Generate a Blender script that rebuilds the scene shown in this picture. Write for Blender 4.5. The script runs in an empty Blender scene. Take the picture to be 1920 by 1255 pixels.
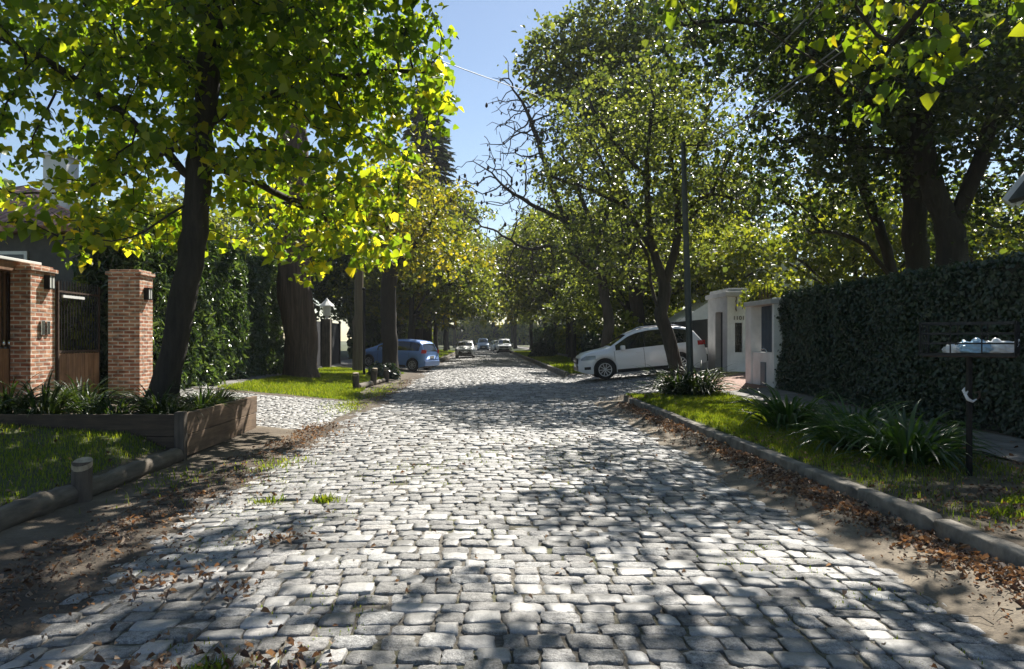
import bpy, bmesh, math, random
import numpy as np
from mathutils import Vector, Matrix, Euler

SC = bpy.context.scene
COL = SC.collection
R = math.radians

# ------------------------------------------------------------------ camera
cam = bpy.data.cameras.new('camera'); camo = bpy.data.objects.new('camera', cam); COL.objects.link(camo)
camo.location = (0, 0, 1.5)
camo.rotation_euler = (R(90), 0, 0)
cam.shift_x = .0286; cam.shift_y = .0055     # the lens axis points straight down the street
cam.sensor_width = 36; cam.lens = 26.0; cam.clip_end = 3000; cam.clip_start = 0.05
SC.camera = camo

# ------------------------------------------------------------------ sky, sun, exposure
SUN_AZ, SUN_EL = 24.0, 47.0           # azimuth from +Y (down the street) towards +X
w = bpy.data.worlds.new('World'); SC.world = w; w.use_nodes = True
nt = w.node_tree; bg = nt.nodes['Background']
sky = nt.nodes.new('ShaderNodeTexSky'); sky.sky_type = 'NISHITA'; sky.sun_disc = False
sky.sun_elevation = R(SUN_EL); sky.sun_rotation = R(SUN_AZ)
sky.air_density = 1.0; sky.dust_density = 0.3; sky.ozone_density = 0.8
nt.links.new(sky.outputs[0], bg.inputs[0]); bg.inputs[1].default_value = 0.062
sd = Vector((math.sin(R(SUN_AZ))*math.cos(R(SUN_EL)), math.cos(R(SUN_AZ))*math.cos(R(SUN_EL)), math.sin(R(SUN_EL))))
sl = bpy.data.lights.new('sun', 'SUN'); sl.energy = 5.0; sl.angle = R(0.53); sl.color = (1.0, .95, .86)
so = bpy.data.objects.new('sun', sl); COL.objects.link(so); so.rotation_euler = sd.to_track_quat('Z', 'Y').to_euler()
so.location = (20, 40, 40)
SC.view_settings.view_transform = 'Standard'; SC.view_settings.look = 'None'
SC.view_settings.exposure = 1.12; SC.view_settings.gamma = 1.0
SC.render.engine = 'CYCLES'
SC.cycles.use_denoising = True
SC.cycles.max_bounces = 7; SC.cycles.transparent_max_bounces = 8
SC.cycles.diffuse_bounces = 4; SC.cycles.transmission_bounces = 6
SC.cycles.caustics_reflective = False; SC.cycles.caustics_refractive = False
SC.cycles.sample_clamp_indirect = 6

# ------------------------------------------------------------------ small helpers
def tag(o, label, cat, group=None):
    o['label'] = label; o['category'] = cat
    if group: o['group'] = group
    elif 'group' in o: del o['group']
    return o
def kind(o, k): o['kind'] = k; return o
def link(o, parent=None):
    COL.objects.link(o)
    if parent: o.parent = parent
    return o
def empty(name, loc=(0, 0, 0), rz=0):
    o = bpy.data.objects.new(name, None); o.empty_display_size = .2
    o.location = loc; o.rotation_euler = (0, 0, rz); return link(o)
def copy_tree(o, parent=None):
    c = o.copy(); COL.objects.link(c); c.parent = parent
    for ch in list(o.children): copy_tree(ch, c)
    return c
def obj(name, me, mats, parent=None):
    o = bpy.data.objects.new(name, me)
    if mats is not None:
        for m in (mats if isinstance(mats, (list, tuple)) else [mats]): me.materials.append(m)
    return link(o, parent)
def np_mesh(name, V, F, smooth=False):
    """F: (M,k) array, or a list of such arrays"""
    V = np.asarray(V, dtype=np.float32)
    Fs = F if isinstance(F, list) else [F]
    Fs = [np.asarray(f, dtype=np.int32) for f in Fs if len(f)]
    me = bpy.data.meshes.new(name)
    me.vertices.add(len(V)); me.vertices.foreach_set('co', V.ravel())
    nl = sum(f.size for f in Fs); npy = sum(len(f) for f in Fs)
    me.loops.add(nl); me.polygons.add(npy)
    me.loops.foreach_set('vertex_index', np.concatenate([f.ravel() for f in Fs]))
    tot = np.concatenate([np.full(len(f), f.shape[1], np.int32) for f in Fs])
    st = np.concatenate([[0], np.cumsum(tot)[:-1]]).astype(np.int32)
    me.polygons.foreach_set('loop_start', st)
    me.polygons.foreach_set('loop_total', tot)
    if smooth: me.polygons.foreach_set('use_smooth', np.ones(npy, bool))
    me.update(calc_edges=True); me.validate()
    return me
class MB:
    """collects shapes, builds ONE mesh object"""
    def __init__(s): s.V = []; s.F = []; s.S = []
    def add(s, V, F, smooth=False):
        n = len(s.V); s.V += [tuple(v) for v in V]
        for f in F: s.F.append([i+n for i in f]); s.S.append(smooth)
        return s
    def box(s, c, d, rz=0, bev=0.0, rot=None):
        hx, hy, hz = d[0]/2, d[1]/2, d[2]/2
        m = (rot if rot is not None else Matrix.Rotation(rz, 3, 'Z')); c = Vector(c)
        b = min(bev, hx*.6, hy*.6, hz*.6)
        if b <= 0:
            P = [Vector((x*hx, y*hy, z*hz)) for z in (-1, 1) for y in (-1, 1) for x in (-1, 1)]
            F = [(0, 2, 3, 1), (4, 5, 7, 6), (0, 1, 5, 4), (2, 6, 7, 3), (0, 4, 6, 2), (1, 3, 7, 5)]
        else:
            bm = bmesh.new(); bmesh.ops.create_cube(bm, size=1)
            for v in bm.verts: v.co = Vector((v.co.x*2*hx, v.co.y*2*hy, v.co.z*2*hz))
            bmesh.ops.bevel(bm, geom=bm.edges[:], offset=b, segments=2, affect='EDGES', profile=.6)
            bm.verts.index_update(); P = [v.co.copy() for v in bm.verts]; F = [[v.index for v in f.verts] for f in bm.faces]; bm.free()
        return s.add([c + m @ p for p in P], F)
    def bar(s, a, b, wd, dp=None, up=(0, 0, 1)):
        a = Vector(a); b = Vector(b); d = b-a; L = d.length; d.normalize()
        u = Vector(up)
        if abs(d.dot(u)) > .97: u = Vector((0, 1, 0))
        y = u.cross(d).normalized(); z = d.cross(y)
        m = Matrix((d, y, z)).transposed()
        return s.box((a+b)/2, (L, wd, dp or wd), rot=m)
    def tube(s, pts, rad, n=8, cap=True, smooth=True):
        pts = [Vector(p) for p in pts]; k = len(pts)
        rad = rad if isinstance(rad, (list, tuple)) else [rad]*k
        V = []; F = []; ref = None
        for i, p in enumerate(pts):
            t = (pts[min(i+1, k-1)] - pts[max(i-1, 0)]).normalized()
            if ref is None:
                ref = Vector((1, 0, 0)) if abs(t.x) < .9 else Vector((0, 1, 0))
            x = (ref - t*ref.dot(t)).normalized(); ref = x; y = t.cross(x)
            for j in range(n):
                a = 2*math.pi*j/n; V.append(p + (x*math.cos(a) + y*math.sin(a))*rad[i])
        for i in range(k-1):
            for j in range(n):
                F.append((i*n+j, i*n+(j+1) % n, (i+1)*n+(j+1) % n, (i+1)*n+j))
        s.add(V, F, smooth)
        if cap:
            s.add(V[:n], [tuple(reversed(range(n)))]); s.add(V[-n:], [tuple(range(n))])
        return s
    def lathe(s, prof, n=24, axis='Z', c=(0, 0, 0), smooth=True):
        V = []; F = []; k = len(prof)
        for (r, h) in prof:
            for j in range(n):
                a = 2*math.pi*j/n; x, y = r*math.cos(a), r*math.sin(a)
                p = {'Z': (x, y, h), 'Y': (x, h, y), 'X': (h, x, y)}[axis]
                V.append((p[0]+c[0], p[1]+c[1], p[2]+c[2]))
        for i in range(k-1):
            for j in range(n): F.append((i*n+j, i*n+(j+1) % n, (i+1)*n+(j+1) % n, (i+1)*n+j))
        return s.add(V, F, smooth)
    def prism(s, poly, z0, z1):
        n = len(poly)
        V = [(x, y, z0) for x, y in poly] + [(x, y, z1) for x, y in poly]
        return s.add(V, [tuple(reversed(range(n))), tuple(range(n, 2*n))] + [(i, (i+1) % n, n+(i+1) % n, n+i) for i in range(n)])
    def build(s, name, m, parent=None, uv=False, loc=None):
        me = bpy.data.meshes.new(name); me.from_pydata(s.V, [], s.F); me.update()
        me.polygons.foreach_set('use_smooth', s.S)
        if uv:
            ul = me.uv_layers.new(name='UVMap')
            for p in me.polygons:
                n = p.normal; ax = max(range(3), key=lambda i: abs(n[i]))
                for li in p.loop_indices:
                    co = me.vertices[me.loops[li].vertex_index].co
                    ul.data[li].uv = (co.y, co.z) if ax == 0 else ((co.x, co.z) if ax == 1 else (co.x, co.y))
        o = obj(name, me, m, parent)
        if loc: o.location = loc
        return o

# ------------------------------------------------------------------ procedural materials
class NM:
    def __init__(s, name):
        s.m = bpy.data.materials.new(name); s.m.use_nodes = True; s.t = s.m.node_tree
        s.b = s.t.nodes['Principled BSDF']; s.out = s.t.nodes['Material Output']
    def n(s, ty, **kw):
        x = s.t.nodes.new('ShaderNode'+ty)
        for k, v in kw.items():
            if k.startswith('_'): setattr(x, k[1:], v)
            else: x.inputs[k.replace('__', ' ')].default_value = v
        return x
    def l(s, a, b): s.t.links.new(a, b)
    def coord(s, which='Object'): return s.n('TexCoord').outputs[which]
    def noise(s, vec, scale, det=4, rough=.6):
        x = s.n('TexNoise'); x.inputs['Scale'].default_value = scale; x.inputs['Detail'].default_value = det
        x.inputs['Roughness'].default_value = rough
        if vec is not None: s.l(vec, x.inputs['Vector'])
        return x.outputs['Fac']
    def ramp(s, fac, stops, interp='LINEAR'):
        x = s.n('ValToRGB'); cr = x.color_ramp; cr.interpolation = interp
        while len(cr.elements) < len(stops): cr.elements.new(.5)
        for e, (p, c) in zip(cr.elements, stops):
            e.position = p; e.color = (c[0], c[1], c[2], 1) if hasattr(c, '__len__') else (c, c, c, 1)
        s.l(fac, x.inputs[0]); return x.outputs[0]
    def mix(s, fac, a, b, mode='MIX'):
        x = s.n('Mix', _data_type='RGBA', _blend_type=mode)
        for v, i in ((fac, 0), (a, 6), (b, 7)):
            if isinstance(v, (int, float)): x.inputs[i].default_value = v
            elif isinstance(v, tuple): x.inputs[i].default_value = (v[0], v[1], v[2], 1)
            else: s.l(v, x.inputs[i])
        return x.outputs[2]
    def math(s, op, a, b=0.0, c=0.0):
        x = s.n('Math', _operation=op)
        for i, v in enumerate((a, b, c)):
            if isinstance(v, (int, float)): x.inputs[i].default_value = v
            else: s.l(v, x.inputs[i])
        return x.outputs[0]
    def mapped(s, vec, sc): 
        x = s.n('Mapping'); x.inputs['Scale'].default_value = sc; s.l(vec, x.inputs[0]); return x.outputs[0]
    def island(s): return s.n('NewGeometry').outputs['Random Per Island']
    def attr(s, name): return s.n('Attribute', _attribute_name=name).outputs['Color']
    def col(s, c):
        if isinstance(c, tuple): s.b.inputs['Base Color'].default_value = (c[0], c[1], c[2], 1)
        else: s.l(c, s.b.inputs['Base Color'])
    def rough(s, r):
        if isinstance(r, (int, float)): s.b.inputs['Roughness'].default_value = r
        else: s.l(r, s.b.inputs['Roughness'])
    def bump(s, h, strength=.4, dist=.01, inp=None):
        x = s.n('Bump'); x.inputs['Strength'].default_value = strength; x.inputs['Distance'].default_value = dist
        s.l(h, x.inputs['Height']); s.l(x.outputs[0], s.b.inputs['Normal']); return x.outputs[0]

def leaf_mat(name, stops, trans=(1.0, .97, .28), tw=.45, gain=2.4, rough=.42, spec=.5, low=None):
    """leaf: glossy front, light shines through; colour differs from leaf to leaf and from branch to branch"""
    k = NM(name); isl = k.island()
    big = k.noise(k.coord('Object'), .55, 2)
    f = k.math('ADD', k.math('MULTIPLY', isl, .62), k.math('MULTIPLY', big, .42))
    if low:                                                      # sunlight through the lower boughs put into the colour as yellower leaves
        s3 = k.n('SeparateXYZ'); k.l(k.coord('Object'), s3.inputs[0])
        mr = k.n('MapRange'); k.l(s3.outputs[2], mr.inputs[0])
        for i_, v_ in enumerate(low): mr.inputs[1+i_].default_value = v_
        f = k.math('ADD', f, mr.outputs[0])
    c = k.ramp(f, stops)
    k.col(c); k.rough(rough); k.b.inputs['Specular IOR Level'].default_value = spec
    tr = k.n('BsdfTranslucent'); 
    tc = k.mix(1.0, c, (trans[0]*gain, trans[1]*gain, trans[2]*gain), 'MULTIPLY')
    k.l(tc, tr.inputs[0])
    ms = k.n('MixShader'); ms.inputs[0].default_value = tw
    k.l(k.b.outputs[0], ms.inputs[1]); k.l(tr.outputs[0], ms.inputs[2]); k.l(ms.outputs[0], k.out.inputs[0])
    return k.m
def bark_mat(name, c0, c1, sx=9, sz=1.6, strength=.9):
    k = NM(name); v = k.mapped(k.coord('Object'), (sx, sx, sz))
    n = k.noise(v, 1.0, 6, .65); big = k.noise(k.coord('Object'), 1.3, 3)
    k.col(k.mix(k.math('MULTIPLY', big, .5), k.ramp(n, [(.3, c0), (.7, c1)]), (c1[0]*.8, c1[1]*.95, c1[2]*.75)))
    k.rough(.9); k.bump(n, strength, .04); return k.m
def plain(name, c, rough=.5, metal=0.0, var=.12, scale=6.0, bump=0.0, spec=.5):
    k = NM(name); n = k.noise(k.coord('Object'), scale, 4)
    a = tuple(x*(1-var) for x in c); b = tuple(min(1, x*(1+var)) for x in c)
    k.col(k.ramp(n, [(.3, a), (.7, b)])); k.rough(rough); k.b.inputs['Metallic'].default_value = metal
    k.b.inputs['Specular IOR Level'].default_value = spec
    if bump: k.bump(k.noise(k.coord('Object'), scale*6, 4), bump, .006)
    return k.m

M = {}
def stone_mat(name, lo, hi, tint):
    k = NM(name); isl = k.island(); oc = k.coord('Object')
    base = k.ramp(isl, [(0, tuple(lo*x for x in (1.04, 1.0, .95))), (.35, tuple((lo*.6+hi*.4)*x for x in (1.02, .99, .93))), (.6, tuple((lo*.45+hi*.55)*x for x in (1.03, .985, .94))),
                        (.8, tuple(hi*.85*x for x in (1.0, .99, .96))), (1, tuple(hi*x for x in tint))])
    sp = k.noise(oc, 120, 3, .75); mid = k.noise(oc, 26, 5, .75); big = k.noise(oc, .9, 3)
    worn = k.math('FRACT', k.math('MULTIPLY', isl, 17.31))          # some setts are worn smooth, some still rough
    wr = k.ramp(worn, [(.45, 1.0), (.85, .28)])
    sc = k.ramp(sp, [(.36, .30), (.52, .98), (.68, 1.45)]); mc = k.ramp(mid, [(.36, .34), (.5, .95), (.64, 1.25)])
    c = k.mix(k.math('ADD', k.math('MULTIPLY', wr, .7), .12), base, k.mix(1.0, base, sc, 'MULTIPLY'))
    c = k.mix(wr, c, k.mix(1.0, c, mc, 'MULTIPLY'))
    c = k.mix(k.ramp(big, [(.45, 0.0), (.7, .3)]), c, (.22, .205, .18))
    k.col(c); k.rough(k.math('ADD', k.math('MULTIPLY', wr, .22), .36)); k.b.inputs['Specular IOR Level'].default_value = .7
    h = k.math('MULTIPLY', k.math('ADD', k.math('MULTIPLY', mid, 1.0), k.math('MULTIPLY', sp, .25)), wr); k.bump(h, 1.0, .024)
    return k.m
M['stone'] = stone_mat('cobble_granite', .15, .44, (1.06, 1.0, .93))
M['stone_light'] = stone_mat('cobble_driveway', .30, .50, (1.04, 1.0, .95))
# ground: soil, thatch where grass grows, sand in the gutters (vertex attribute says where)
k = NM('soil'); oc = k.coord('Object'); cov = k.attr('cover'); sep = k.n('SeparateColor'); k.l(cov, sep.inputs[0])
n1 = k.noise(oc, 3.2, 6, .65); n2 = k.noise(oc, 46, 4, .7)
soil = k.ramp(n1, [(.3, (.055, .040, .027)), (.55, (.105, .080, .054)), (.75, (.17, .135, .095))])
soil = k.mix(1.0, soil, k.ramp(n2, [(.3, .55), (.65, 1.25)]), 'MULTIPLY')
thatch = k.ramp(k.noise(oc, 9, 5), [(.35, (.030, .048, .010)), (.65, (.075, .095, .022))])
sand = k.ramp(n1, [(.3, (.20, .165, .12)), (.7, (.33, .28, .21))])
c = k.mix(sep.outputs[0], soil, thatch); c = k.mix(sep.outputs[1], c, sand)
k.col(c); k.rough(.95); k.bump(k.math('ADD', n1, k.math('MULTIPLY', n2, .5)), .7, .03); M['soil'] = k.m
k = NM('joint_soil'); oc = k.coord('Object')
n1 = k.noise(oc, 1.1, 4); n2 = k.noise(oc, 40, 4)
c = k.mix(k.ramp(n1, [(.5, 0.0), (.62, .75)]), k.ramp(n2, [(.3, (.05, .044, .036)), (.7, (.17, .15, .12))]), k.ramp(n2, [(.3, (.05, .058, .022)), (.7, (.13, .13, .05))]))
k.col(c); k.rough(.95); k.bump(n2, .8, .02); M['joint'] = k.m
k = NM('gutter_sand'); oc = k.coord('Object')
n1 = k.noise(oc, 1.6, 6, .65); n2 = k.noise(oc, 60, 4, .7)
c = k.ramp(n1, [(.3, (.10, .078, .054)), (.5, (.19, .155, .112)), (.72, (.32, .275, .21))])
c = k.mix(1.0, c, k.ramp(n2, [(.3, .6), (.65, 1.2)]), 'MULTIPLY')
k.col(c); k.rough(.95); k.bump(k.math('ADD', n1, k.math('MULTIPLY', n2, .4)), .7, .02); M['sand'] = k.m
k = NM('gutter_dirt'); oc = k.coord('Object')
n1 = k.noise(oc, 1.3, 6, .7); n2 = k.noise(oc, 38, 5, .75); n3 = k.noise(oc, 7, 4, .6)
c = k.ramp(n1, [(.32, (.045, .034, .024)), (.5, (.10, .078, .055)), (.62, (.15, .12, .088)), (.75, (.26, .22, .165))])
c = k.mix(1.0, c, k.ramp(n2, [(.3, .35), (.5, .9), (.7, 1.35)]), 'MULTIPLY'); c = k.mix(k.ramp(n3, [(.52, 0.0), (.66, .7)]), c, (.075, .05, .032))
k.col(c); k.rough(.95); k.bump(k.math('ADD', k.math('ADD', n1, k.math('MULTIPLY', n2, .6)), n3), .9, .035); M['dirt'] = k.m
M['concrete'] = plain('kerb_concrete', (.175, .158, .132), .92, var=.6, scale=4.5, bump=1.0)
k = NM('path_tiles'); oc = k.coord('Object'); br = k.n('TexBrick'); k.l(oc, br.inputs['Vector'])
br.inputs['Scale'].default_value = 1.0; br.offset = 0; br.inputs['Brick Width'].default_value = .4; br.inputs['Row Height'].default_value = .4
br.inputs['Mortar Size'].default_value = .008
br.inputs['Color1'].default_value = (.20, .19, .18, 1); br.inputs['Color2'].default_value = (.25, .235, .215, 1); br.inputs['Mortar'].default_value = (.08, .07, .06, 1)
k.col(k.mix(1.0, br.outputs[0], k.ramp(k.noise(oc, 4, 5), [(.3, .6), (.7, 1.15)]), 'MULTIPLY')); k.rough(.85); k.bump(k.noise(oc, 60, 3), .3, .004); M['path'] = k.m
k = NM('brick_paving'); oc = k.coord('Object'); br = k.n('TexBrick'); k.l(oc, br.inputs['Vector'])
br.inputs['Scale'].default_value = 1.0; br.inputs['Brick Width'].default_value = .22; br.inputs['Row Height'].default_value = .11; br.inputs['Mortar Size'].default_value = .006
br.inputs['Color1'].default_value = (.20, .09, .06, 1); br.inputs['Color2'].default_value = (.27, .15, .11, 1); br.inputs['Mortar'].default_value = (.12, .10, .08, 1)
k.col(br.outputs[0]); k.rough(.85); k.bump(br.outputs[1], -.4, .005); M['brick_paving'] = k.m
k = NM('brickwork'); uv = k.coord('UV'); br = k.n('TexBrick'); k.l(uv, br.inputs['Vector'])
br.inputs['Scale'].default_value = 1.0; br.inputs['Brick Width'].default_value = .235; br.inputs['Row Height'].default_value = .075
br.inputs['Mortar Size'].default_value = .013; br.inputs['Mortar Smooth'].default_value = .25; br.inputs['Bias'].default_value = -.1
br.inputs['Color1'].default_value = (.34, .12, .062, 1); br.inputs['Color2'].default_value = (.56, .30, .18, 1); br.inputs['Mortar'].default_value = (.60, .52, .43, 1)
nn = k.noise(uv, 5, 5, .7); nb = k.noise(k.mapped(uv, (4.2, 13.0, 1)), 1.0, 1)
c = k.mix(1.0, br.outputs[0], k.ramp(nb, [(.32, .52), (.5, 1.0), (.68, 1.35)]), 'MULTIPLY')
c = k.mix(k.ramp(nn, [(.55, 0.0), (.75, .4)]), c, (.55, .46, .38))
k.col(c); k.rough(.9); k.bump(k.math('SUBTRACT', k.math('MULTIPLY', nn, .4), br.outputs[1]), .8, .012); M['brick'] = k.m
k = NM('roof_tiles'); uv = k.coord('UV'); wv = k.n('TexWave', _bands_direction='X'); wv.inputs['Scale'].default_value = 1.4; wv.inputs['Distortion'].default_value = .6; k.l(k.coord('Object'), wv.inputs['Vector'])
k.col(k.mix(1.0, k.ramp(k.noise(k.coord('Object'), 7, 4), [(.3, (.24, .105, .065)), (.7, (.46, .26, .18))]), k.ramp(wv.outputs[1], [(0, .55), (.5, 1.1)]), 'MULTIPLY'))
k.rough(.85); k.bump(wv.outputs[1], .8, .05); M['tiles'] = k.m
def wood(name, c0, c1, sc=(1.2, 14, 14)):
    k = NM(name); v = k.mapped(k.coord('Object'), sc); n = k.noise(v, 1.3, 6, .65); s2 = k.noise(k.coord('Object'), 2.3, 4)
    c = k.mix(1.0, k.ramp(n, [(.3, c0), (.7, c1)]), k.ramp(s2, [(.3, .65), (.7, 1.2)]), 'MULTIPLY')
    k.col(c); k.rough(.85); k.bump(n, .6, .008); return k.m
M['plank'] = wood('weathered_plank_shaded', (.032, .022, .014), (.10, .070, .045))  # side boards' wood darkened: the front's shade is put into the colour
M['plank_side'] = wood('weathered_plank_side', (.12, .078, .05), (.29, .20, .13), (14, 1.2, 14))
M['gatewood'] = wood('stained_gate_wood', (.17, .085, .045), (.36, .20, .115), (9, 9, 1.0))
M['log'] = wood('old_log', (.085, .068, .05), (.21, .175, .13), (12, 1.4, 12))
M['post'] = wood('old_post', (.05, .040, .031), (.15, .12, .09), (12, 12, 1.4))
M['post_top'] = plain('post_end_grain', (.34, .28, .19), .9, var=.3, scale=18)
M['bark'] = bark_mat('bark_dark', (.011, .009, .007), (.045, .036, .028), 16, 2.2, 1.0)
M['bark_grey'] = bark_mat('bark_grey', (.016, .0135, .011), (.072, .060, .048), 13, 2.0, 1.0)
M['bark_big'] = bark_mat('bark_fibrous', (.035, .022, .015), (.16, .10, .066), 14, .9, 1.0)
M['polewood'] = bark_mat('pole_wood', (.10, .075, .052), (.24, .19, .14), 16, .8, .5)
M['linden'] = leaf_mat('linden_leaf', [(.10, (.028, .055, .010)), (.36, (.058, .100, .013)), (.56, (.105, .150, .017)), (.76, (.19, .212, .022)), (.97, (.36, .285, .03))], tw=.6, gain=3.4, low=(2.2, 6.0, .13, -.06))
M['near_leaf'] = leaf_mat('overhanging_leaf', [(.12, (.045, .085, .010)), (.5, (.10, .150, .016)), (.78, (.20, .22, .02)), (.96, (.42, .30, .03))], tw=.55, gain=2.6)
M['dark_leaf'] = leaf_mat('evergreen_leaf', [(.15, (.012, .024, .010)), (.5, (.030, .050, .018)), (.8, (.075, .10, .028)), (1, (.14, .15, .045))], tw=.4, gain=2.4, rough=.34, spec=.6)
M['olive_leaf'] = leaf_mat('olive_green_leaf', [(.15, (.026, .038, .015)), (.48, (.066, .080, .026)), (.75, (.14, .15, .04)), (1, (.23, .23, .075))], trans=(.92, .97, .40), tw=.5, gain=2.7, rough=.36)
M['lime_leaf'] = leaf_mat('lime_green_leaf', [(.15, (.055, .080, .018)), (.5, (.12, .145, .028)), (.85, (.23, .235, .045))], tw=.46, gain=2.3)
M['mid_leaf'] = leaf_mat('street_tree_leaf', [(.15, (.026, .042, .014)), (.48, (.066, .086, .023)), (.8, (.14, .155, .035)), (1, (.25, .21, .05))], tw=.5, gain=2.8)
M['yellow_leaf'] = leaf_mat('yellowing_leaf', [(.15, (.055, .075, .012)), (.5, (.13, .14, .02)), (.8, (.27, .23, .03)), (1, (.34, .22, .04))], tw=.5, gain=2.3)
M['conifer_leaf'] = leaf_mat('conifer_needles', [(.15, (.012, .024, .014)), (.6, (.035, .058, .030)), (1, (.075, .10, .05))], tw=.15, gain=1.8, rough=.6)
M['hedge_leaf'] = leaf_mat('hedge_spray', [(.15, (.020, .042, .020)), (.5, (.045, .080, .036)), (.9, (.10, .14, .07))], tw=.35, gain=2.4, rough=.28, spec=.8)
M['ivy_leaf'] = leaf_mat('ivy_leaf', [(.15, (.012, .027, .015)), (.5, (.024, .048, .024)), (.85, (.048, .075, .034)), (1, (.085, .09, .045))], tw=.2, gain=2.0, rough=.38, spec=.6)
M['strap'] = leaf_mat('strap_leaf', [(.15, (.014, .040, .012)), (.5, (.032, .075, .020)), (.9, (.075, .13, .035))], tw=.38, gain=2.6, rough=.33, spec=.6)
M['strap_dark'] = leaf_mat('strap_leaf_dark', [(.15, (.010, .022, .009)), (.5, (.022, .045, .014)), (.9, (.06, .08, .025))], tw=.3, gain=2.2, rough=.42, spec=.45)
M['grass'] = leaf_mat('grass_blade', [(.15, (.060, .105, .013)), (.45, (.115, .165, .018)), (.75, (.19, .215, .032)), (1, (.29, .26, .09))], tw=.5, gain=2.3, rough=.5, spec=.3)
M['dead_leaf'] = leaf_mat('fallen_leaf', [(.12, (.045, .030, .022)), (.35, (.10, .064, .044)), (.55, (.18, .12, .082)), (.74, (.34, .265, .195)), (.9, (.26, .145, .08)), (.99, (.40, .13, .03))], trans=(1, .7, .4), tw=.25, gain=1.8, rough=.6, spec=.3)
M['pod'] = plain('dry_seed_pod', (.035, .024, .018), .9, var=.3)
M['dark_core'] = plain('hedge_twigs', (.022, .024, .015), .95, var=.4, scale=9, bump=.6)
M['iron'] = plain('black_iron', (.020, .021, .022), .5, .6, var=.3)
M['rust_iron'] = plain('rusty_iron', (.07, .045, .032), .7, .4, var=.5, scale=20)
M['pole_metal'] = plain('painted_steel_pole', (.055, .065, .06), .5, .3, var=.3, scale=4)
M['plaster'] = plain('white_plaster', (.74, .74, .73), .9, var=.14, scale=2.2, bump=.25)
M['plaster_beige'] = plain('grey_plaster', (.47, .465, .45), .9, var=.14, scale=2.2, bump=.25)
M['white_paint'] = plain('white_paint', (.78, .78, .76), .5, var=.05)
M['window_dark'] = plain('dark_window', (.012, .014, .017), .12, var=.1)
M['grille_blue'] = plain('blue_grey_slats', (.06, .085, .12), .5, var=.15)
M['plaster_cream'] = plain('cream_plaster', (.30, .28, .24), .9, var=.14, scale=2.2)  # one even cream tone for the small pale house
M['meter'] = plain('meter_box_grey', (.12, .155, .19), .45, var=.1)
M['dark_panel'] = plain('dark_gate_panel', (.014, .017, .018), .6, var=.2)
M['dark_wall'] = plain('dark_fence_wall', (.018, .020, .026), .8, var=.3)
M['lamp_glass'] = plain('frosted_lamp_glass', (.75, .75, .72), .25, var=.03)
M['bag_white'] = plain('white_plastic_bag', (.74, .76, .78), .28, var=.1, scale=14)
M['bag_blue'] = plain('pale_blue_plastic_bag', (.36, .55, .72), .28, var=.3, scale=12)
M['wire'] = plain('grey_cable', (.23, .23, .24), .6)
M['slate_wall'] = plain('grey_board_wall', (.10, .095, .09), .85, var=.25, scale=3)
M['render_pale'] = plain('pale_render', (.50, .485, .45), .9, var=.1, scale=2)
# vehicles
def paint(name, c, metal=0.0, rough=.32):
    k = NM(name); n = k.noise(k.coord('Object'), 2.6, 5)
    k.col(k.mix(k.ramp(n, [(.55, 0.0), (.85, .10)]), c, (.33, .30, .26))); k.rough(k.ramp(n, [(.3, rough), (.75, rough+.18)])); k.b.inputs['Metallic'].default_value = metal
    k.b.inputs['Coat Weight'].default_value = .7; k.b.inputs['Coat Roughness'].default_value = .06; return k.m
M['car_white'] = paint('white_car_paint', (.82, .83, .84)); M['car_blue'] = paint('blue_car_paint', (.13, .25, .54), .25)
M['car_silver'] = paint('silver_car_paint', (.42, .44, .46), .6); M['car_dark'] = paint('dark_car_paint', (.03, .032, .036)); M['car_ice'] = paint('pale_blue_car_paint', (.36, .44, .56), .2)
M['glass'] = plain('tinted_car_glass', (.010, .012, .015), .05, var=.1, spec=.9)
M['rubber'] = plain('tyre_rubber', (.015, .015, .015), .85, var=.2)
M['rim'] = plain('alloy_rim', (.55, .56, .58), .28, .85, var=.06)
M['black_plastic'] = plain('black_plastic', (.018, .018, .019), .55, var=.15)
M['red_lens'] = plain('red_tail_lens', (.45, .015, .012), .12, var=.1, spec=.8)
M['clear_lens'] = plain('clear_lamp_lens', (.30, .33, .36), .08, var=.2, spec=.9)
M['chrome'] = plain('chrome_trim', (.62, .63, .65), .15, .95, var=.03)

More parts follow.
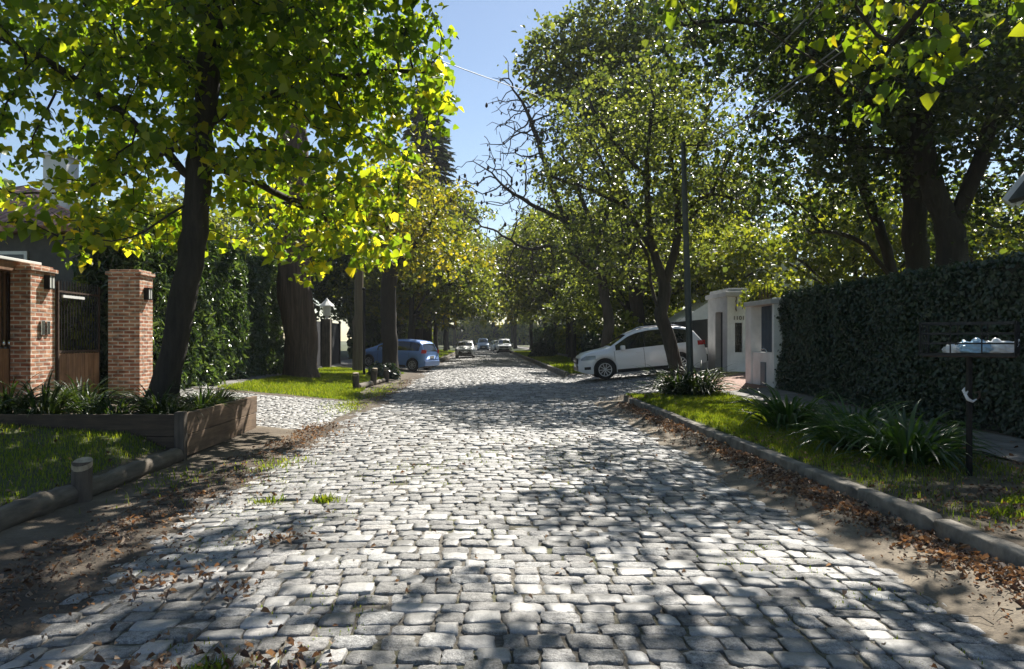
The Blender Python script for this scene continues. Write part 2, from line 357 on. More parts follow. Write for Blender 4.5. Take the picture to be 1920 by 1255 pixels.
# ------------------------------------------------------------------ the ground
rng = np.random.default_rng(7)
def lerp(a, b, t): return a + (b-a)*t
def sstep(a, b, x):
    t = np.clip((np.asarray(x, float)-a)/(b-a), 0, 1); return t*t*(3-2*t)
def inside(y, a, b, s): return sstep(a-s, a+s, y)*(1-sstep(b-s, b+s, y))
_w = np.random.default_rng(3); _K = _w.normal(0, 1, (14, 2)); _K /= np.linalg.norm(_K, axis=1)[:, None]; _P = _w.uniform(0, 6.28, 14)
def rough2(x, y, f=1.0):
    """cheap smooth noise, about -1..1"""
    s = 0
    for i in range(14):
        fr = f*(0.6+0.35*i); s = s + np.sin((_K[i, 0]*x+_K[i, 1]*y)*fr+_P[i])/(1+.18*i)
    return s/4.2
def road_z(x): return -.085*np.clip((np.asarray(x, float)-.3)/3.1, -1.25, 1.25)**2
def H(x, y):
    x = np.asarray(x, float); y = np.asarray(y, float)
    z = road_z(x)
    # right: raised verge behind the kerb, or the driveway ramp
    d = inside(y, 19.4, 31.0, .5)
    verge = np.where(x < 3.55, z, .095 + .016*np.clip(x-3.6, 0, 8) + .15*sstep(12.5, 19.6, y)*sstep(5.2, 7.4, x))
    ramp = np.where(x < 3.3, z, -.078 + .095*np.clip(x-3.3, 0, 5.2))
    zr = lerp(verge, ramp, d)
    # left: gutter, log, lawn near the camera; an even slope farther on
    near = 1-sstep(9.9, 12.4, y)
    lawn = np.where(x > -4.0, -.085+.02*np.clip(-2.8-x, 0, 1.2), .07 + .07*np.clip(-4-x, 0, 3.6) + .17*sstep(6.6, 9.5, y)*sstep(-4.0, -4.6, x))
    lin = -.085 + .082*np.clip(-3.0-x, 0, 5.0)
    zl = lerp(lin, lawn, near)
    z = np.where(x > 3.3, zr, np.where(x < -2.8, zl, z))
    return z
def Hf(x, y): return float(H(x, y))

xs = np.concatenate([-np.geomspace(420, 10, 26), np.arange(-9.6, -4.1, .2), [-4.05, -3.95], np.arange(-3.8, 3.45, .16), [3.49, 3.56], np.arange(3.7, 9.6, .2), np.geomspace(10, 420, 26)])
ys = np.concatenate([np.linspace(-60, -4, 12), np.arange(-3, 34, .17), np.arange(34, 130, 1.2), np.geomspace(131, 900, 22)])
X, Y = np.meshgrid(xs, ys)
Z = H(X, Y)
onroad = (X > -2.75) & (X < 3.45)
Z = Z + np.where(onroad, -.045, rough2(X, Y, 1.6)*.012 + rough2(X*3.1, Y*3.1, 1.7)*.006)
Z = Z - .035*((X > -7.5) & (X < -2.75) & (Y > 13.0) & (Y < 18.6)) - .035*((X > 3.45) & (X < 8.2) & (Y > 20) & (Y < 30.8))
Z = np.where(np.abs(X) > 12, Z-.02*np.clip((np.abs(X)-12)/20, 0, 1), Z)
def grid_mesh(name, X, Y, Z, smooth=True):
    ny, nx = X.shape
    V = np.stack([X, Y, Z], -1).reshape(-1, 3)
    i = np.arange(ny*nx).reshape(ny, nx)
    F = np.stack([i[:-1, :-1], i[:-1, 1:], i[1:, 1:], i[1:, :-1]], -1).reshape(-1, 4)
    return np_mesh(name, V, F, smooth)
me = grid_mesh('ground', X, Y, Z)
def grass_amount(x, y):
    """how much grass grows here, 0..1"""
    bare = rough2(x, y, .9)*.35 + rough2(x*2.2, y*2.2, 1.1)*.2
    r = np.where((x > 3.66) & (x < 6.0) & (y < 19.2), sstep(6.2, 10.0, y)*1.2 + .12 - .35*sstep(5.2, 6.2, x)*(y < 9) + bare, 0)
    r = np.where((x > 3.4) & (x < 7.0) & (y > 31.2), .9 + bare, r)
    l = np.where((x < -4.1) & (y < 9.6), .62 + bare, 0)
    edge = -3.25 - .12*np.clip(y-18.6, 0, 4)
    l2 = np.where((x < edge+.25*rough2(x*0, y, 3)) & (x > -7.1) & (y > 18.9 - .12*(x+3.3)), .95 + bare*.8, 0)
    l2 = np.where((x < -3.2) & (y > 35.2) & (y < 42.4), 0, l2)
    g = np.maximum(np.maximum(r, l), l2)
    # planted beds and walks
    g = np.where((x > 5.7) & (x < 7.3) & (y < 16), g*.25, g)
    return np.clip(g, 0, 1)
ga = grass_amount(X, Y)
far = (np.abs(X) > 9.5) | (Y > 130)
ga = np.where(far & ~((np.abs(X) < 4)), .8, ga)
sa = np.where((X > 2.5) & (X < 3.5), .8, 0.0) + np.where((X > -4.0) & (X < -2.2) & (Y < 30), .15+.3*rough2(X, Y, 2.2), 0) + np.where((X > 5.7) & (X < 7.3) & (Y < 18), .2, 0)
ca = me.color_attributes.new('cover', 'FLOAT_COLOR', 'POINT')
cc = np.stack([ga, np.clip(sa, 0, 1), 0*ga, 1+0*ga], -1).astype(np.float32).reshape(-1)
ca.data.foreach_set('color', cc)
ground = kind(obj('ground', me, M['soil']), 'structure')

# ---- granite setts, every stone real
def setts(name, x0, x1, y0, y1, pitch, ln, mat_, zf, near_y=13.0, edge=None, seed=1, lift=0.0, rise=.002):
    g = np.random.default_rng(seed)
    out_near, out_far = [], []
    y = y0; row = 0
    while y < y1:
        p = pitch*(1+.14*g.normal()); p = min(max(p, pitch*.75), pitch*1.3)
        xl, xr = (x0, x1) if edge is None else edge(y)
        xx = xl - g.uniform(0, ln)
        bow = g.normal()*.004
        while xx < xr:
            L = ln*np.clip(1+.22*g.normal(), .62, 1.55)
            if xx+L > xl+.03 and xx < xr-.03:
                (out_near if y < near_y else out_far).append((xx+L/2, y+p/2+bow, L, p))
            xx += L
        y += p; row += 1
    Vs, Fs, off = [], [], 0
    for lst, hi in ((out_near, True), (out_far, False)):
        if not lst: continue
        A = np.array(lst); n = len(A)
        gap = np.minimum(.006+.005*np.abs(g.normal(size=n)), .018)
        hx = (A[:, 2]-gap*1.5)/2; hy = (A[:, 3]-gap*.75)/2
        if hi:
            u = np.array([-1, -.955, -.5, 0, .5, .955, 1]); v = np.array([-1, -.93, -.3, .3, .93, 1])
        else:
            u = np.array([-1, -.93, .93, 1]); v = np.array([-1, -.9, .9, 1])
        U, W = np.meshgrid(u, v); nu, nv = len(u), len(v)
        # inner ring sits close to the outer ring: a worn rounded edge
        U = U.ravel()[None]; W = W.ravel()[None]
        cj = g.normal(0, .065, (n, 4, 2))
        cw = np.stack([(1-U)*(1-W), (1+U)*(1-W), (1+U)*(1+W), (1-U)*(1+W)], -1)/4    # 1,T,4
        J = np.einsum('xtc,nck->ntk', cw, cj)
        # pull corners in for rounding
        rr = 1-.10*(np.abs(U)**6)*(np.abs(W)**6)
        PX = A[:, 0:1] + hx[:, None]*(U*rr + J[:, :, 0]*.9)
        PY = A[:, 1:2] + hy[:, None]*(W*rr + J[:, :, 1])
        e = np.maximum(np.abs(U), np.abs(W))
        rag = (.0042 if hi else .003)*(e > .85); PX = PX + g.normal(0, 1, PX.shape)*rag*1.2; PY = PY + g.normal(0, 1, PY.shape)*rag
        edge_drop = np.where(e > .98, -.008, np.where(e > .9, -.001, 0))
        tilt = g.normal(0, .022, (n, 2))
        hz = g.normal(0, .0055, n)[:, None] + tilt[:, :1]*hx[:, None]*U + tilt[:, 1:]*hy[:, None]*W
        crown = rise*(1-.5*U**2-.5*W**2)
        bumps = g.normal(0, .0017, PX.shape)*(e < .98)
        PZ = zf(PX, PY) + hz + crown + edge_drop + bumps + lift - rise*.5
        top = np.stack([PX, PY, PZ], -1)
        idx = np.arange(nu*nv).reshape(nv, nu)
        ring = np.concatenate([idx[0, :], idx[1:, -1], idx[-1, -2::-1], idx[-2:0:-1, 0]])
        sk = top[:, ring].copy(); sk[:, :, 2] -= .05
        P = np.concatenate([top, sk], 1); T = P.shape[1]
        q = np.stack([idx[:-1, :-1], idx[:-1, 1:], idx[1:, 1:], idx[1:, :-1]], -1).reshape(-1, 4)
        m = len(ring); a = np.arange(m); b = (a+1) % m
        s = np.stack([ring[a], nu*nv+a, nu*nv+b, ring[b]], -1)
        f = np.concatenate([q, s])
        F = (f[None]+(np.arange(n)*T)[:, None, None]).reshape(-1, 4)+off
        Vs.append(P.reshape(-1, 3)); Fs.append(F); off += n*T
    me = np_mesh(name, np.concatenate(Vs), np.concatenate(Fs), False)
    return kind(obj(name, me, mat_), 'structure')
def road_edge(y):
    r = 3.38
    l = -3.25 + .12*math.sin(y*.9) + .06*math.sin(y*2.7)
    return l, r
setts('road', -2.9, 3.38, 1.6, 165, .160, .190, M['stone'], lambda x, y: road_z(x) + rough2(x, y, .55)*.014, 13.0, road_edge, 11)
setts('left_driveway', -7.5, -3.0, 12.95, 18.7, .12, .13, M['stone_light'], lambda x, y: H(x, y), 0, lambda y: (-7.5, -2.95-.05*math.sin(y*2)), 12, rise=.003)
setts('right_driveway', 3.4, 8.3, 19.7, 31, .13, .15, M['stone'], lambda x, y: H(x, y), 0, lambda y: (3.4, 8.3), 13, rise=.003)
setts('far_left_driveway', -7.2, -3.0, 35.3, 42.3, .15, .18, M['stone'], lambda x, y: H(x, y), 0, lambda y: (-7.2, -3.0), 14, rise=.003)
def bed(name, x0, x1, y0, y1, z, m, nx=40, ny=200):
    X, Y = np.meshgrid(np.linspace(x0, x1, nx), np.linspace(y0, y1, ny)); Zz = z(X, Y)
    return kind(obj(name, grid_mesh(name, X, Y, Zz), m), 'structure')
bed('road_bed', -3.05, 3.47, -3, 170, lambda x, y: road_z(x)-.0145+rough2(x, y, .55)*.014+rough2(x*3, y*3, 1.5)*.004, M['joint'], 24, 700)
# soil washed over the setts along both gutters
bed('left_gutter', -4.0, -1.0, 1.5, 34, lambda x, y: road_z(x) + rough2(x, y, .55)*.014 + lerp(-.06, .032, sstep(-1.5, -3.3, x)) + rough2(x*1.4, y*1.4, 1.3)*.024*sstep(-1.6, -2.8, x) + rough2(x*5, y*5, 1.2)*.008 + rough2(x*13, y*13, 1.3)*.008*sstep(-2.0, -2.8, x) - .10*sstep(11.5, 14, y)*sstep(19, 16.5, y)*(x < -2.95), M['dirt'], 150, 1100)
def gutter_r(x, y): return road_z(x) + rough2(x, y, .55)*.014 + lerp(-.06, .085, sstep(2.1, 3.5, x)) + rough2(x*1.6, y*1.6, 1.3)*.022*sstep(2.1, 2.8, x) + rough2(x*5, y*5, 1.2)*.007 + rough2(x*13, y*13, 1.3)*.005 - .09*sstep(18.2, 19.6, y)
bed('right_gutter', 1.9, 3.52, 1.5, 34, gutter_r, M['sand'], 60, 620)

# ---- kerb on the right, in cast lengths
kb = MB(); g = random.Random(4)
def kerb_run(y0, y1, step):
    prof = [(3.497, -.32), (3.50, -.05), (3.502, .05), (3.503, .088), (3.505, .104), (3.514, .112), (3.57, .115), (3.628, .113), (3.638, .106), (3.64, .08), (3.64, -.15)]
    V = []; F = []; k = len(prof); n = 0; y = y0
    jo = random.Random(8); e = y0; dx = dz = 0
    while y <= y1:
        if y >= e: e = y+step*jo.uniform(.9, 1.1); dx = jo.uniform(-.009, .009); dz = jo.uniform(-.012, .008)
        gap = abs(y-e) < .0551 or False
        for q, (px, pz) in enumerate(prof):
            ox = float(rough2(y*3+q*.9, pz*9, 1.4))*.006+float(rough2(y*11+q*2, pz*20, 1.6))*.004; oz = float(rough2(y*3+4, px*30, 1.3))*.006
            if gap and 2 <= q <= 9: ox += (3.585-px)*.30; oz -= .03
            V.append((px+dx+ox, y, pz+dz+oz))
        y += .055; n += 1
    for i in range(n-1):
        for q in range(k-1): F.append((i*k+q, (i+1)*k+q, (i+1)*k+q+1, i*k+q+1))
    kb.add(V, F, True)
kerb_run(-3, 17.6, 1.25)
for a in range(5):                                   # rounded return into the driveway
    t0, t1 = a*.3, (a+1)*.3
    c = Vector((4.6, 17.6)); p = [Vector((c.x-1.015*math.cos(t), c.y+1.015*math.sin(t))) for t in (t0, t1)]
    mid = (p[0]+p[1])/2; d = p[1]-p[0]
    kb.box((mid.x, mid.y, -.10-a*.02), (.17, d.length+.02, .40), rz=math.atan2(-d.x, d.y), bev=.015)
y = 31.6
while y < 150: kb.box((3.585+g.uniform(-.01, .01), y+1.49, -.08), (.17, 2.98, .44), bev=.018); y += 3
kind(kb.build('kerb', M['concrete']), 'structure')
lk = MB()
y = 42.6
while y < 150: lk.box((-3.2, y+1.5, -.10), (.16, 2.98, .34), bev=.015); y += 3
kind(lk.build('far_left_kerb', M['concrete']), 'structure')
# ---- walks
pv = bed('right_pavement', 5.95, 7.24, -2, 18.6, lambda x, y: H(x, y)+.022+rough2(x, y, 1)*.004, M['path'], 8, 60)
bed('gatehouse_paving', 6.0, 8.35, 18.65, 25.3, lambda x, y: lerp(H(x, y), np.maximum(H(x, y), .1+.055*(x-3.3)), sstep(19.6, 21.5, y))+.02, M['brick_paving'], 12, 40)
bed('left_pavement', -8.0, -6.9, 18.9, 45, lambda x, y: H(x, y)+.02, M['path'], 6, 40)
bed('far_right_pavement', 5.9, 7.1, 31.5, 150, lambda x, y: H(x, y)+.02, M['path'], 6, 60)

# ------------------------------------------------------------------ grass, leaves on the ground
def blades(name, P, h, wd, m, seed, lean=.5):
    g = np.random.default_rng(seed); n = len(P)
    a = g.uniform(0, 2*np.pi, n); d = np.stack([np.cos(a), np.sin(a), 0*a], -1)
    b = np.stack([-np.sin(a), np.cos(a), 0*a], -1)
    hh = h*g.uniform(.5, 1.4, n)[:, None]; ww = wd*g.uniform(.7, 1.3, n)[:, None]
    ln = lean*g.uniform(.1, 1.2, n)[:, None]
    up = np.array([0, 0, 1.0])
    V = np.stack([P-b*ww, P+b*ww, P+d*hh*ln*.35+up*hh*.6+b*ww*.8, P+d*hh*ln*.35+up*hh*.6-b*ww*.8, P+d*hh*ln+up*hh*.95], 1)
    base = (np.arange(n)*5)[:, None]
    return np_mesh(name, V.reshape(-1, 3), [base+np.array([[0, 1, 2, 3]]), base+np.array([[3, 2, 4]])])
def scatter(n, x0, x1, y0, y1, dens, seed, zf=None):
    g = np.random.default_rng(seed); x = g.uniform(x0, x1, n); y = g.uniform(y0, y1, n)
    keep = g.random(n) < dens(x, y); x = x[keep]; y = y[keep]
    z = (zf or H)(x, y)
    return np.stack([x, y, z], -1)
P = scatter(90000, 3.68, 6.0, 3.2, 19.0, lambda x, y: grass_amount(x, y)**1.5, 21)
o = kind(obj('right_verge_grass', blades('grass', P, .055, .0035, M['grass'], 22), M['grass']), 'stuff')
P = scatter(60000, -8.6, -4.08, 3.2, 9.6, lambda x, y: grass_amount(x, y)**1.6, 23)
kind(obj('left_lawn_grass', blades('grass', P, .05, .0038, M['grass'], 24), M['grass']), 'stuff')
P = scatter(80000, -7.0, -3.0, 18.4, 34, lambda x, y: grass_amount(x, y)**1.4, 25)
kind(obj('left_patch_grass', blades('grass', P, .075, .006, M['grass'], 26), M['grass']), 'stuff')
P = np.concatenate([scatter(36000, 3.7, 6.2, 31.4, 90, lambda x, y: grass_amount(x, y)**1.4*(.3+30/y), 27), scatter(24000, -6.6, -3.3, 42.4, 100, lambda x, y: grass_amount(x, y)*(.3+30/y), 28)])
kind(obj('far_verge_grass', blades('grass', P, .10, .014, M['grass'], 29), M['grass']), 'stuff')
# weeds and moss between the setts and at the edges
def weed_d(x, y): return .55*(rough2(x, y, 1.3) > .28) + .5*(rough2(x*1.7+9, y*1.7, 1.1) > .5)
P = scatter(34000, -2.6, 3.0, 2.2, 12, weed_d, 31, lambda x, y: road_z(x)-.012+rough2(x, y, .55)*.014)
kind(obj('joint_weeds', blades('grass', P, .019, .0028, M['grass'], 32), M['grass']), 'stuff')
P = np.concatenate([np.random.default_rng(i).normal(c, s, (n, 3)) for i, (c, s, n) in enumerate([((-2.05, 7.05, 0), (.08, .07, 0), 60), ((-1.50, 7.0, 0), (.07, .05, 0), 120), ((-2.6, 9.3, 0), (.2, .3, 0), 260), ((-3.4, 8.2, 0), (.3, .5, 0), 200), ((-3.15, 17.6, 0), (.25, .8, 0), 700), ((-3.1, 22, 0), (.2, 2.2, 0), 1600), ((-1.25, 3.35, 0), (.05, .05, 0), 120), ((4.6, 6.3, 0), (.1, .1, 0), 200), ((4.2, 5.9, 0), (.12, .1, 0), 200), ((5.0, 6.6, 0), (.1, .1, 0), 160)])])
P[:, 2] = H(P[:, 0], P[:, 1])
kind(obj('edge_weeds', blades('grass', P, .06, .006, M['grass'], 34, 1.2), M['grass']), 'stuff')

def leaf_quads(P, D, N, S, curl=.18, wide=.42, fold=.12):
    """two-faced folded leaves: base, widest points, tip; returns vertices and faces"""
    n = len(P); S = np.asarray(S).reshape(-1, 1)
    D = D/np.linalg.norm(D, axis=1, keepdims=True)
    B = np.cross(N, D); B /= np.linalg.norm(B, axis=1, keepdims=True)+1e-9
    Nn = np.cross(D, B)
    tmpl = [(0, 0, 0), (.28, wide, fold), (.66, wide*.8, fold*.7-curl*.3), (1, 0, -curl), (.66, -wide*.8, fold*.7-curl*.3), (.28, -wide, fold)]
    V = np.stack([P+S*(u*D+v*B+q*Nn) for u, v, q in tmpl], 1).reshape(-1, 3)
    b = (np.arange(n)*6)[:, None]
    return V, np.concatenate([b+np.array([[0, 1, 2, 3]]), b+np.array([[0, 3, 4, 5]])])
def heart_leaves(P, D, N, S, curl=.18, fold=.12):
    """broad heart-shaped leaves, two faces each side of the midrib"""
    n = len(P); S = np.asarray(S).reshape(-1, 1)
    D = D/np.linalg.norm(D, axis=1, keepdims=True)
    B = np.cross(N, D); B /= np.linalg.norm(B, axis=1, keepdims=True)+1e-9
    Nn = np.cross(D, B)
    tm = [(0, 0, 0), (.42, 0, -.02), (1.08, 0, -curl*1.3)]
    for s in (1, -1): tm += [(-.06, .26*s, fold*.6), (.30, .52*s, fold), (.72, .30*s, fold*.5-curl*.6)]
    V = np.stack([P+S*(u*D+v*B+q*Nn) for u, v, q in tm], 1).reshape(-1, 3)
    b = (np.arange(n)*9)[:, None]
    return V, np.concatenate([b+np.array([f]) for f in ([0, 1, 4, 3], [1, 2, 5, 4], [0, 6, 7, 1], [1, 7, 8, 2])])
def rand_dirs(g, n): 
    v = g.normal(size=(n, 3)); return v/np.linalg.norm(v, axis=1, keepdims=True)
def litter(P, s0, s1, seed):
    g = np.random.default_rng(seed); n = len(P)
    N = rand_dirs(g, n)*.8 + np.array([0, 0, 1.0]); D = rand_dirs(g, n); D[:, 2] *= .35
    S = g.uniform(s0, s1, n)
    P = P + np.stack([0*S, 0*S, g.uniform(.004, .035, n)], -1)
    return leaf_quads(P, D, N, S, curl=.45, wide=.36, fold=.28)
def pile(n, cx, cy, sx, sy, seed, zf):
    g = np.random.default_rng(seed); x = g.normal(cx, sx, n); y = g.normal(cy, sy, n)
    return np.stack([x, y, zf(x, y)], -1)
gz_r = lambda x, y: np.maximum(road_z(x)+.008, np.where(x < 3.5, gutter_r(x, y)+.002, H(x, y)))
gz_l = lambda x, y: np.where(x > -4.0, road_z(x)+.015, H(x, y))
rd = lambda c: (lambda x, y: np.clip(np.exp(-((x-3.30)/.17)**2)*(.25+.75*(rough2(x, y*1.4, 1.2) > -.35))*c*np.where(y < 12.5, 1, .35), 0, 1))
PR = np.concatenate([scatter(9500, 2.7, 3.47, 3.0, 17.5, rd(1.0), 41, gz_r), pile(420, 3.22, 6.8, .13, .8, 42, gz_r), pile(300, 3.3, 5.3, .1, .5, 43, gz_r), pile(120, 3.3, 13.0, .12, .5, 44, gz_r), pile(260, 3.9, 17.8, .5, .35, 45, H), scatter(700, 3.7, 7.2, 3.5, 17, lambda x, y: .5+0*x, 46)])
V, F = litter(PR, .022, .066, 47)
V2, F2 = litter(scatter(9000, 2.6, 3.48, 2.8, 17, lambda x, y: np.clip(np.exp(-((x-3.25)/.3)**2)*(.25+.75*(rough2(x*1.3, y*1.3, 1.6) > -.1)), 0, 1), 66, gz_r), .010, .030, 67)
V3, F3 = litter(scatter(5000, 3.7, 6.0, 3.2, 11, lambda x, y: .3+.6*(rough2(x, y, 1.5) > .1), 68), .014, .05, 69)
V, F = np.concatenate([V, V2, V3]), np.concatenate([F, F2+len(V), F3+len(V)+len(V2)])
kind(obj('right_fallen_leaves', np_mesh('leaves', V, F), M['dead_leaf']), 'stuff')
ld = lambda x, y: np.clip(np.exp(-((x+3.3)/.45)**2)*(.15+.85*(rough2(x*1.1, y*1.1, 1.4) > -.1)), 0, 1)
PL = np.concatenate([scatter(11000, -4.0, -1.6, 3.2, 13.5, ld, 51, gz_l), pile(420, -1.55, 3.15, .26, .22, 52, gz_l), pile(160, -1.0, 3.25, .2, .2, 53, gz_l), pile(90, -2.0, 4.7, .22, .25, 54, gz_l), pile(34, -1.52, 4.45, .08, .1, 55, gz_l), pile(60, -1.6, 5.6, .15, .12, 56, gz_l), pile(260, -3.1, 12.6, .35, .8, 57, gz_l), pile(240, -3.15, 19.5, .25, 1.8, 58, gz_l), pile(200, -2.9, 25, .2, 2.5, 59, gz_l), scatter(700, -8, -4.1, 4, 9.5, lambda x, y: .6+0*x, 60), scatter(420, -2.5, 3.0, 2.4, 12, lambda x, y: .4+0*x, 61, lambda x, y: road_z(x)+.004)])
V, F = litter(PL, .018, .058, 62)
V2, F2 = litter(scatter(16000, -4.2, -1.5, 2.8, 14, lambda x, y: np.clip(np.exp(-((x+3.2)/.7)**2)*(.35+.65*(rough2(x*1.3, y*1.3, 1.6) > -.2)), 0, 1), 64, gz_l), .010, .030, 65)
V, F = np.concatenate([V, V2]), np.concatenate([F, F2+len(V)])
kind(obj('left_fallen_leaves', np_mesh('leaves', V, F), M['dead_leaf']), 'stuff')

tw = MB(); g = random.Random(77)
for i in range(260):
    if g.random() < .6: x, y = g.gauss(-3.1, .6), g.uniform(3.2, 13)
    else: x, y = g.gauss(3.2, .18), g.uniform(3.5, 14)
    if x > 3.45 or x < -4: continue
    z = (float(gz_r(x, y)) if x > 0 else float(road_z(x))+.015)+.008; a = g.uniform(0, 6.28); L = g.uniform(.05, .22)
    p = [Vector((x, y, z)), Vector((x+math.cos(a)*L*.5, y+math.sin(a)*L*.5, z+g.uniform(0, .02))), Vector((x+math.cos(a+.3)*L, y+math.sin(a+.3)*L, z))]
    tw.tube(p, [.004, .003, .0015], 4, cap=False)
kind(tw.build('fallen_twigs', M['bark_grey']), 'stuff')

# ------------------------------------------------------------------ trees: branches grown towards the crown, leaves on the twigs
def smooth_path(pts, step):
    pts = [np.array(p, float) for p in pts]
    if len(pts) < 3: P = pts
    q = [2*pts[0]-pts[1]] + pts + [2*pts[-1]-pts[-2]]
    out = []
    for i in range(1, len(q)-2):
        n = max(1, int(np.linalg.norm(q[i+1]-q[i])/step))
        for j in range(n):
            t = j/n; a, b, c, d = q[i-1], q[i], q[i+1], q[i+2]
            out.append(.5*((2*b)+(-a+c)*t+(2*a-5*b+4*c-d)*t*t+(-a+3*b-3*c+d)*t**3))
    out.append(pts[-1]); return out
def crown_points(ells, n, seed, clumps=40, sig=.5, shell=.35):
    g = np.random.default_rng(seed); vol = np.array([e[3]*e[4]*e[5] for e in ells]); vol = vol/vol.sum()
    C = []
    for i in g.choice(len(ells), clumps, p=vol):
        e = ells[i]; d = rand_dirs(g, 1)[0]; r = g.uniform(shell, 1)**.6
        C.append(np.array(e[:3]) + d*r*np.array(e[3:]))
    C = np.array(C); k = g.integers(0, clumps, n)
    return C[k] + g.normal(0, sig, (n, 3))*np.array([1, 1, .75])
def grow(polys, attr, step=.3, kill=.42, infl=2.2, seed=0, maxit=140, lift=.03):
    g = np.random.default_rng(seed); pos = []; par = []; auth = []
    for pi, pl in enumerate(polys):
        path = smooth_path(pl, step)
        if pi == 0: prev = -1
        else:
            A = np.array(pos); prev = int(np.argmin(((A-path[0])**2).sum(1))); 
            if np.linalg.norm(A[prev]-path[0]) < step*.6: path = path[1:]
        for p in path:
            jit = g.normal(0, step*.05, 3) if prev >= 0 else 0
            pos.append(p+jit); par.append(prev); auth.append(True); prev = len(pos)-1
    attr = np.array(attr); A = np.array(pos)
    d2 = ((attr[:, None]-A[None])**2).sum(-1); near = d2.argmin(1); dist = np.sqrt(d2.min(1))
    nch = {}
    for it in range(maxit):
        if it < 12: act = dist < infl*4
        else: act = dist < infl
        if not act.any(): break
        ids = near[act]; v = attr[act]-np.array(pos)[ids]; v /= np.linalg.norm(v, axis=1, keepdims=True)+1e-9
        u, inv = np.unique(ids, return_inverse=True)
        s = np.zeros((len(u), 3)); np.add.at(s, inv, v)
        s /= np.linalg.norm(s, axis=1, keepdims=True)+1e-9
        s += g.normal(0, .16, s.shape) + np.array([0, 0, lift]); s /= np.linalg.norm(s, axis=1, keepdims=True)
        ok = [i for i, q in enumerate(u) if nch.get(int(q), 0) < 3]
        if not ok: break
        u = u[ok]; s = s[ok]
        new = np.array(pos)[u]+s*step; n0 = len(pos)
        for q, p in zip(u, new):
            pos.append(p); par.append(int(q)); auth.append(False); nch[int(q)] = nch.get(int(q), 0)+1
        dd = np.linalg.norm(attr[:, None]-new[None], axis=-1); m = dd.min(1); am = dd.argmin(1)
        b = m < dist; dist[b] = m[b]; near[b] = am[b]+n0
        keep = dist > kill; attr, dist, near = attr[keep], dist[keep], near[keep]
        if not len(attr): break
    return np.array(pos), np.array(par), np.array(auth)
def wood_mesh(name, pos, par, auth, r_base, r_tip=.0065, power=.48, flare=1.5, knob=.06, seed=0, minr=.006, big_n=14, r_auth=None, flute=0.0):
    n = len(pos); g = np.random.default_rng(seed)
    tips = np.zeros(n); ch = [[] for _ in range(n)]
    for i in range(n):
        if par[i] >= 0: ch[par[i]].append(i)
    for i in range(n-1, -1, -1):
        if not ch[i]: tips[i] += 1
        if par[i] >= 0: tips[par[i]] += tips[i]
    power = min(.8, math.log(r_base/r_tip)/math.log(max(tips[0], 8)))
    r = np.maximum(r_tip, r_base*(tips/tips[0])**power)
    if r_auth: r = np.where(auth, np.maximum(r, r_auth), r)
    z0 = pos[0][2]
    hgt = pos[:, 2]-z0
    r0 = r.copy()
    r = np.where(auth & (hgt < .8), r*(1+(flare-1)*np.clip(1-hgt/.55, 0, 1)**2), r)
    V = []; F = []
    stack = [(0, None)]
    while stack:
        st, pa = stack.pop()
        chain = [] if pa is None else [pa]
        i = st
        while True:
            chain.append(i)
            if not ch[i]: break
            nx = max(ch[i], key=lambda c: tips[c])
            for c in ch[i]:
                if c != nx: stack.append((c, i))
            i = nx
        if len(chain) < 2: continue
        rm = r[chain[min(1, len(chain)-1)]]
        if rm < minr: continue
        k = big_n if rm > .14 else (8 if rm > .05 else (5 if rm > .018 else 3))
        base = len(V); ref = np.array([1.0, .13, .05])
        ph = g.uniform(0, 6.28, 3)
        for q, i in enumerate(chain):
            a = pos[chain[max(q-1, 0)]]; b = pos[chain[min(q+1, len(chain)-1)]]
            t = b-a; t = t/(np.linalg.norm(t)+1e-9)
            x = ref-t*ref.dot(t); x /= np.linalg.norm(x)+1e-9; ref = x; y = np.cross(t, x)
            rad = r[i] if (q > 0 or pa is None) else min(r[i], r[chain[1]])*1.02
            if q == len(chain)-1: rad *= .5
            for j in range(k):
                an = 2*math.pi*j/k
                rr = rad*(1+(knob*math.sin(3*an+ph[0]+hgt[i]*1.7)+knob*.6*math.sin(5*an+ph[1]-hgt[i]*2.3) if k >= 8 else 0)
                          + (flute*(math.sin(7*an+hgt[i]*.7+ph[2])+.6*math.sin(11*an-hgt[i]*.9)) if k > 8 else 0) + (.05*g.normal() if k >= 8 else 0))
                V.append(pos[i]+rr*(math.cos(an)*x+math.sin(an)*y))
        for q in range(len(chain)-1):
            for j in range(k):
                F.append((base+q*k+j, base+q*k+(j+1) % k, base+(q+1)*k+(j+1) % k, base+(q+1)*k+j))
    return np_mesh(name, np.array(V), np.array(F), True), np.where(auth, 1.0, tips/100)
def leafage(name, pos, r, auth, per, size, spread, seed, thr=.02, droop=.35, up=.8, wide=.42, var=.42, curl=.2, cull=None, fold=.12):
    g = np.random.default_rng(seed)
    idx = np.where((r < .045) & ~auth)[0]        # r: tips carried by the node, in hundreds
    P0 = np.repeat(pos[idx], per, axis=0); n = len(P0)
    P = P0 + g.normal(0, spread, (n, 3))*np.array([1, 1, .7])
    if cull is not None: P = P[~cull(P)]; n = len(P)
    D = rand_dirs(g, n); D[:, 2] = D[:, 2]*.6-droop
    N = rand_dirs(g, n)*.75 + np.array([0, 0, up])
    S = size*np.clip(1+var*g.normal(size=n), .4, 1.9)
    V, F = heart_leaves(P, D, N, S, curl=curl*1.2) if wide > .45 else leaf_quads(P, D, N, S, curl=curl, wide=wide, fold=fold)
    return np_mesh(name, V, F)
